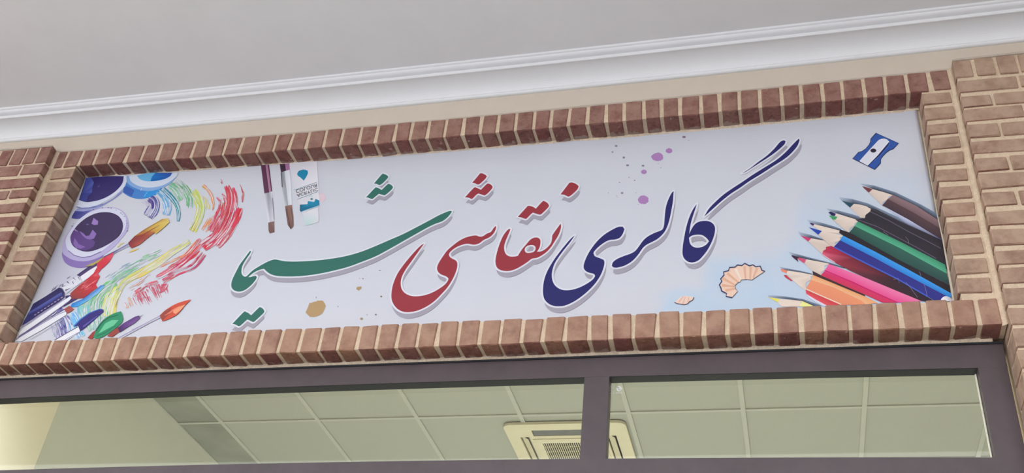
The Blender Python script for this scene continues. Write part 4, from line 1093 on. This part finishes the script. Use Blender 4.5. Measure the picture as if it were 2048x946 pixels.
brushing(P, k6([(170,350),(200,420),(190,500),(150,570)]), 8, (100, 100, 170), 14, (.3, .7), (.8, 2), .5)
brushing(P, k6([(190,280),(270,370),(305,460),(290,560)]), 15, (92, 160, 214), 36, (.2, .6), (1, 3), .5, wash=.45)
brushing(P, k6([(250,265),(340,350),(400,430),(430,520),(425,630)]), 11, (36, 128, 150), 34, (.2, .6), (1, 3), .3, 4, wash=.6)
brushing(P, k6([(320,220),(400,300),(460,400)]), 16, (110, 178, 136), 34, (.2, .6), (1, 2.6), .5, wash=.3)
brushing(P, k6([(400,170),(490,260),(550,370),(555,480)]), 17, (104, 168, 116), 44, (.15, .5), (.8, 2.6), .5, 12)
brushing(P, k6([(580,285),(650,390),(675,480),(650,600),(580,740)]), 17, (196, 204, 84), 60, (.15, .5), (1, 3), .4, 14, wash=.55)
brushing(P, k6([(690,340),(740,400),(750,500)]), 8, (212, 204, 110), 10, (.3, .6), (.8, 2), .5)
brushing(P, k6([(700,225),(780,310),(815,430),(805,540)]), 4, (218, 142, 88), 16, (.2, .5), (1, 3), .3)
brushing(P, k6([(810,540),(780,620),(710,740)]), 12, (220, 140, 90), 16, (.3, .7), (1, 2.6), .4)
brushing(P, k6([(880,340),(925,410),(900,520),(850,620),(790,750)]), 15, (200, 64, 80), 50, (.12, .4), (1, 3.2), .3)
brushing(P, k6([(965,230),(1000,340),(990,460),(930,620),(820,790),(680,900)]), 11, (198, 56, 74), 70, (.12, .4), (1, 3.6), .25)
brushing(P, k6([(1035,250),(1060,390),(1040,520),(970,700),(840,850),(720,946)]), 10, (200, 58, 76), 60, (.1, .35), (1, 3.4), .25)
brushing(P, k6([(1095,150),(1145,290),(1140,420)]), 3, (190, 62, 80), 9, (.15, .4), (.6, 1.8), .3)
brushing(P, k6([(1130,480),(1080,600),(990,760),(870,920)]), 12, (200, 52, 70), 44, (.15, .45), (1.4, 4), .2)
brushing(P, k6([(890,160),(920,210)]), 4, (190, 80, 96), 4, (.4, .8), (.6, 1.2), .4)
brushing(P, k7([(1190,10),(1060,150),(930,260),(700,400)]), 20, (200, 54, 72), 70, (.12, .4), (.8, 3.2), .4, 8)
brushing(P, k7([(1200,140),(1080,280),(930,340),(760,430)]), 12, (196, 66, 90), 34, (.12, .4), (.6, 2.4), .5)
brushing(P, k7([(1050,10),(880,120),(700,250),(500,370),(370,450),(285,560)]), 11, (212, 202, 92), 80, (.12, .4), (.8, 2.8), .45, 14)
brushing(P, k7([(300,500),(240,600),(210,700),(190,810)]), 26, (214, 212, 96), 60, (.2, .7), (1.5, 4), .4, wash=.75)
brushing(P, k7([(1140,5),(1000,150),(840,230),(720,300)]), 7, (218, 146, 104), 24, (.1, .35), (.6, 2), .5)
brushing(P, k7([(640,350),(540,430),(420,520)]), 8, (222, 160, 140), 16, (.1, .4), (.5, 1.6), .7)
brushing(P, k7([(760,120),(600,190),(480,250)]), 12, (130, 186, 142), 24, (.15, .5), (.6, 2), .6)
brushing(P, k7([(600,220),(420,320),(280,410),(180,520)]), 16, (118, 180, 140), 46, (.12, .4), (.6, 2), .6)
brushing(P, k7([(460,260),(300,340),(180,430)]), 14, (132, 170, 186), 20, (.08, .3), (.5, 1.4), .8)
brushing(P, k7([(290,470),(160,560),(90,680),(110,860)]), 26, (112, 180, 124), 60, (.12, .5), (.8, 2.6), .5, 40, wash=.45)
brushing(P, k7([(60,600),(40,700),(60,850),(60,946)]), 24, (110, 190, 170), 40, (.15, .6), (.8, 2.6), .5, wash=.4)
brushing(P, k7([(380,610),(420,710)]), 16, (218, 150, 124), 14, (.3, .8), (.7, 2.2), .5)
for k in range(70):                       # short steep red scratches
    u = random.random()
    x, y = 460 + 330 * u + random.uniform(-15, 15), 590 - 130 * u + random.uniform(-40, 70) * (1.1 - abs(u - .5))
    L_ = random.uniform(25, 90)
    P.line(k7([(x, y), (x + L_ * .25, y + L_ * .55), (x + L_ * .5, y + L_)]), random.uniform(.7, 2.6), mixc(BG, (200, 60, 84), random.uniform(.55, 1)), .4, layer=random.choice((1, 2, 3)))
brushing(P, k7([(440,580),(600,480),(720,440)]), 8, (204, 84, 96), 24, (.1, .4), (.6, 2.2), .5)
brushing(P, k7([(740,560),(780,500),(810,460)]), 9, (196, 56, 80), 14, (.3, .8), (1, 3.4), .3)
k8 = lambda p_: T(30, 540, 6.305, p_)
brushing(P, k8([(690,560),(740,640),(780,760),(830,860)]), 22, (96, 178, 222), 46, (.15, .6), (1.2, 4), .5, wash=.4)
brushing(P, k8([(850,440),(860,560),(880,640)]), 22, (110, 190, 190), 36, (.2, .6), (1, 3.4), .5, wash=.35)
brushing(P, k8([(960,400),(920,500),(960,640),(1000,760)]), 26, (126, 192, 140), 40, (.15, .5), (.8, 2.4), .5, wash=.35)
brushing(P, k8([(600,600),(640,700),(680,830)]), 26, (70, 70, 144), 50, (.2, .8), (1.5, 4), .3, wash=.45)
brushing(P, k8([(480,680),(510,760),(530,870)]), 14, (140, 132, 180), 20, (.2, .7), (.8, 2), .6)
brushing(P, k8([(600,470),(520,560),(470,600)]), 14, (70, 66, 140), 24, (.3, .8), (1, 3), .3, wash=.5)
P.done('rainbow_print', 'sweeping rainbow of dry printed brush strokes on the left part of the banner')

# ---- printed paint brushes over it
P = Print(5)
k3 = lambda p_: T(0, 560, 5.9125, p_)
P.poly(k8([(575,212),(800,78),(850,150),(645,305),(612,240)]), [(196, 198, 208), (210, 210, 220), (216, 216, 224), (190, 190, 202), (214, 214, 222)])
for a_ in ([(735,100),(770,130)], [(660,150),(690,175)], [(600,200),(615,180)], [(730,150),(745,185)], [(800,90),(820,130)], [(590,215),(640,200)], [(640,260),(700,235)]):
    P.line(k8(a_), random.uniform(1.2, 3), (70, 62, 100), .5, layer=6)
for a_ in ([(465,270),(500,215)], [(500,240),(540,190)], [(560,210),(600,180)], [(660,110),(700,80)], [(480,250),(520,235)]):
    P.line(k8(a_), 1.3, (96, 92, 132), .4, layer=5)
P.poly(k8([(790,75),(885,0),(1080,-110),(1140,-100),(940,5),(830,80)]), (62, 50, 100))
P.poly(k8([(830,85),(945,5),(1080,-75),(1040,10),(960,80),(855,155)]), (222, 222, 228), 6)
P.poly(j2([(1150,740),(1240,680),(1350,622),(1335,670),(1300,730),(1240,790),(1150,862),(1185,905),(1130,950),(1020,950),(1110,870),(1150,800)]), [(196, 56, 70), (206, 60, 76), (200, 60, 80), (214, 90, 104), (204, 60, 74), (200, 50, 70), (200, 52, 70), (206, 76, 88), (190, 50, 64), (190, 50, 64), (190, 50, 64), (200, 60, 74)], 6)
P.poly(j2([(1120,740),(1240,672),(1180,730),(1100,780),(1000,790)]), (168, 156, 90), 6)
P.poly(k8([(700,300),(830,180),(960,90),(1050,20),(1090,0),(1030,70),(1072,90),(1020,190),(1045,222),(960,285),(870,358),(720,372)]), [(150, 64, 58), (170, 60, 60), (194, 50, 66), (200, 50, 66), (200, 50, 66), (214, 100, 110), (198, 56, 70), (190, 44, 60), (196, 60, 70), (180, 50, 60), (150, 56, 60), (120, 56, 66)], 6)
for _ in range(16):
    x, y = random.uniform(820, 1000), random.uniform(130, 270)
    P.line(k8([(x, y), (x + 60, y - 45)]), random.uniform(.7, 2), (220, 116, 126), .4, layer=7)
P.poly(k8([(1138,192),(1085,198),(1000,270),(850,372),(720,428),(700,470),(785,470),(920,392),(1060,292),(1122,222)]), [(70, 120, 190), (40, 104, 180), (44, 110, 190), (50, 90, 170), (40, 110, 190), (30, 120, 196), (60, 150, 214), (100, 176, 224), (140, 190, 226), (120, 180, 220)], 5)
P.poly(k8([(640,330),(880,290),(820,350),(700,420),(610,470),(640,400)]), (62, 52, 98), 5)
P.poly(k8([(170,560),(235,430),(400,330),(560,225),(600,240),(628,290),(630,345),(560,400),(400,500),(250,600),(90,705),(120,640)]), [(52, 54, 110), (44, 42, 92), (42, 40, 88), (42, 40, 86), (46, 42, 86), (54, 48, 96), (60, 52, 104), (56, 50, 104), (50, 46, 100), (50, 46, 100), (54, 50, 104), (60, 60, 120)], 7)
P.strip(k8([(175,540),(400,405),(590,285)]), k8([(150,590),(390,455),(600,320)]), (84, 96, 168), (62, 66, 132), 8)
P.strip(k8([(85,705),(300,580),(560,405),(640,360)]), k8([(60,740),(300,610),(570,425),(660,370)]), (104, 94, 146), (190, 186, 206), 6)
for k in range(9):
    x = 250 + k * 42
    P.line(k8([(x, 575 - k * 27), (x + 25, 560 - k * 27)]), 1.6, (206, 180, 206), .5, layer=8)
P.poly(k8([(60,800),(130,725),(400,540),(700,335),(716,360),(690,392),(400,600),(150,775),(60,830)]), (222, 223, 228), 8)
P.line(k8([(150,778),(400,608),(690,396)]), 1.4, (112, 100, 146), layer=8)
P.line(k8([(45,850),(240,730),(450,600),(625,500)]), 1.2, (104, 92, 140), layer=8)
P.poly(k8([(10,905),(60,860),(320,690),(632,508),(656,530),(650,572),(330,770),(90,905)]), (220, 221, 227), 8)
P.line(k8([(20,880),(300,710),(560,560),(650,525)]), 1.2, (120, 110, 150), layer=9)
P.line(k8([(200,880),(400,760),(600,640)]), .8, (170, 166, 190), layer=9)
P.poly(k8([(622,500),(690,455),(750,500),(700,535),(660,552)]), (158, 78, 74), 8)
P.poly(k3([(640,725),(930,555),(955,580),(945,622),(800,715),(760,740)]), (224, 225, 230), 8)
P.line(k3([(650,718),(800,630),(925,560)]), 1.4, (84, 68, 100), layer=9)
P.line(k3([(740,735),(860,665),(945,620)]), 1, (140, 132, 170), layer=9)
P.poly(smooth(k3([(872,560),(960,470),(1060,400),(1180,348),(1226,354),(1232,380),(1150,452),(1060,532),(953,612),(928,545)])), (54, 44, 116), 9)
P.line(k3([(880,550),(960,468),(1060,398),(1180,350),(1222,356)]), 2.4, (56, 120, 196), 1, layer=10)
P.line(k3([(990,560),(1080,490),(1160,430)]), 3.2, (96, 90, 164), 1, layer=10)
P.poly(smooth(k3([(1105,680),(1130,605),(1200,505),(1260,450),(1350,400),(1435,376),(1452,420),(1456,492),(1380,570),(1300,630),(1200,688),(1130,700)])), (46, 138, 98), 9)
P.poly(k3([(1250,520),(1330,480),(1410,480),(1350,545),(1200,625),(1170,640)]), (104, 190, 146), 10)
P.line(k3([(1140,610),(1210,510),(1290,450),(1400,420)]), 2.5, (26, 92, 74), 1, layer=10)
P.line(k3([(1150,670),(1250,630),(1380,545)]), 2, (34, 108, 84), 1, layer=10)
P.poly(k3([(1040,690),(1100,622),(1138,600),(1112,680),(1085,712)]), (150, 62, 58), 9)
P.poly(k3([(1270,670),(1340,602),(1410,558),(1422,612),(1330,680)]), (150, 68, 62), 8)
P.poly(k3([(1420,625),(1400,570),(1460,520),(1600,440),(1650,426),(1662,455),(1600,512),(1500,572)]), [(72, 44, 92), (60, 38, 80), (92, 60, 122), (84, 56, 116), (64, 46, 86), (110, 80, 140), (120, 88, 150), (96, 66, 128)], 9)
P.line(k3([(1655,440),(1700,415)]), 1, (110, 104, 120), .4, layer=9)
P.strip(k3([(1380,700),(1640,560),(1900,422)]), k3([(1420,705),(1660,575),(1905,440)]), (128, 122, 160), (204, 202, 216), 8)
P.poly(smooth(k7([(735,800),(800,740),(900,680),(1000,645),(1068,630),(1005,690),(965,740),(915,792),(840,832),(765,860),(748,825)])), (200, 82, 62), 9)
P.poly(k7([(880,735),(960,700),(1010,682),(960,740),(905,785),(880,770)]), (232, 152, 118), 10)
P.poly(k7([(738,800),(790,752),(860,715),(850,770),(770,850),(750,825)]), (150, 72, 62), 10)
for k in range(8):
    P.line(k7([(790 + k * 14, 800 - k * 10), (860 + k * 14, 765 - k * 10)]), 1, (224, 130, 100), .4, layer=11)
P.strip(k7([(440,950),(600,872),(735,805)]), k7([(480,955),(620,882),(745,820)]), (150, 146, 176), (186, 184, 204), 8)
P.poly(j2([(1518,515),(1600,430),(1700,370),(1790,350),(1840,385),(1780,430),(1660,530),(1558,578),(1535,545)]), [(120, 50, 60), (140, 56, 52), (160, 80, 56), (190, 150, 70), (180, 110, 70), (160, 80, 66), (176, 84, 70), (150, 60, 56), (130, 50, 52)], 9)
P.poly(k6([(-60,800),(40,730),(150,665),(250,608),(315,600),(332,640),(270,702),(180,775),(165,750),(110,748),(40,775)]), [(170, 110, 60), (180, 140, 70), (196, 164, 76), (190, 150, 70), (206, 182, 96), (214, 192, 110), (206, 178, 92), (206, 176, 90), (190, 140, 70), (176, 110, 60), (170, 90, 56)], 10)
P.line(k6([(0,765),(130,685),(260,612)]), 1.4, (150, 96, 56), .6, layer=11)
for k in range(6):
    P.line(k6([(10 + k * 25, 800 - k * 15), (100 + k * 25, 750 - k * 15)]), 1, (150, 62, 54), .4, layer=11)
P.strip(j2([(1515,520),(1400,585),(1230,672),(1080,770),(910,890)]), j2([(1540,545),(1420,605),(1260,690),(1120,790),(950,912)]), [(96, 92, 140), (90, 84, 132), (60, 50, 96), (58, 46, 90), (60, 48, 96)], [(190, 190, 208), (180, 178, 200), (90, 78, 120), (80, 66, 108), (80, 66, 110)], 5)
P.poly(j2([(1515,628),(1570,592),(1655,572),(1600,602)]), (214, 184, 92), 4)
P.line(j2([(1390,560),(1430,520),(1470,510)]), 3, (206, 192, 130), 1.5, layer=4)
P.done('brushes_print', 'printed paint brushes crossing the lower left corner of the banner')

# loose corner of the cloth and the hem left bare along the right edge
vs, fs, cs = [], [], []
A_, B_, C_ = on_banner(1882, 603), on_banner(1896, 592), on_banner(1906, 602)
n_ = 8
for i in range(n_ + 1):
    t = i / n_
    x = A_[0] + (C_[0] - A_[0]) * t; zt = A_[1] + (C_[1] - A_[1]) * t + (B_[1] - A_[1]) * 1.0 * math.sin(math.pi * min(1, t * .9 + .1)) * .8
    for k in range(3): vs.append((x, banner_y(x) - .006 - .012 * math.sin(math.pi * t) * (1 - k / 2), (A_[1] - .012) + (zt - A_[1] + .012) * k / 2)); cs.append(C((222, 222, 232)))
    if i:
        a = (i - 1) * 3; fs += [(a, a + 3, a + 4, a + 1), (a + 1, a + 4, a + 5, a + 2)]
me = bpy.data.meshes.new('loose_corner'); me.from_pydata(vs, [], fs); me.update()
me.color_attributes.new('Col', 'FLOAT_COLOR', 'POINT').data.foreach_set('color', [v for c in cs for v in c]); me.materials.append(M_PRINT)
o = link(bpy.data.objects.new('loose_corner', me), banner); o.matrix_parent_inverse = BINV
o['label'] = 'white curled lower right corner of the cloth'
hem = Print(13)
hem.strip([(1837, 226), (1873, 430), (1884, 480), (1895, 545), (1905, 604)], [(1838.6, 226), (1875, 430), (1887, 480), (1899, 545), (1910, 604)], (206, 198, 180), (200, 192, 172))
hem.done('hem', 'bare cream hem along the right edge of the cloth')

# ---- maker's mark etched on the right pane
M_MARK = plain_mat('white_etching', (232, 236, 232), .6, 1.1, 90, .05, 0)
bm = bmesh.new()
def gq(pts):
    bm.faces.new([bm.verts.new((*on_y(a, b, D_GLASS - .0012)[:1], D_GLASS - .0012, on_y(a, b, D_GLASS - .0012)[2])) for a, b in pts])
def G(pts): return T(700, 640, 2.926, pts)
for s0 in ([(1520,388),(1536,386),(1536,389),(1520,391)], [(1534,386),(1537,386),(1536,412),(1533,412)], [(1520,410),(1536,409),(1536,412),(1520,413)], [(1520,398),(1528,396),(1536,402),(1536,405),(1528,399),(1520,401)], [(1538,414),(1552,413),(1552,415),(1538,416)]):
    gq(G(s0))
cx, cy = 1574, 402
for a0, a1 in ((-2.2, .5), (.9, 3.6)):
    for k in range(8):
        t0, t1 = a0 + (a1 - a0) * k / 8, a0 + (a1 - a0) * (k + 1) / 8
        gq(G([(cx + 7 * math.cos(t0), cy + 7 * math.sin(t0)), (cx + 16 * math.cos(t0), cy + 16 * math.sin(t0)), (cx + 16 * math.cos(t1), cy + 16 * math.sin(t1)), (cx + 7 * math.cos(t1), cy + 7 * math.sin(t1))]))
gq(G([(1570,392),(1575,392),(1578,412),(1573,412)]))
for k in range(12):
    if k != 5: gq(G([(1520 + k * 6, 425), (1524 + k * 6, 425), (1524 + k * 6, 429), (1520 + k * 6, 429)]))
tag(bm_obj('glass_mark', bm, M_MARK, window), "small white maker's mark in the top corner of the right pane")

print('objects', len(bpy.data.objects), 'bricks', sum(o.name.startswith('brick') for o in bpy.data.objects))
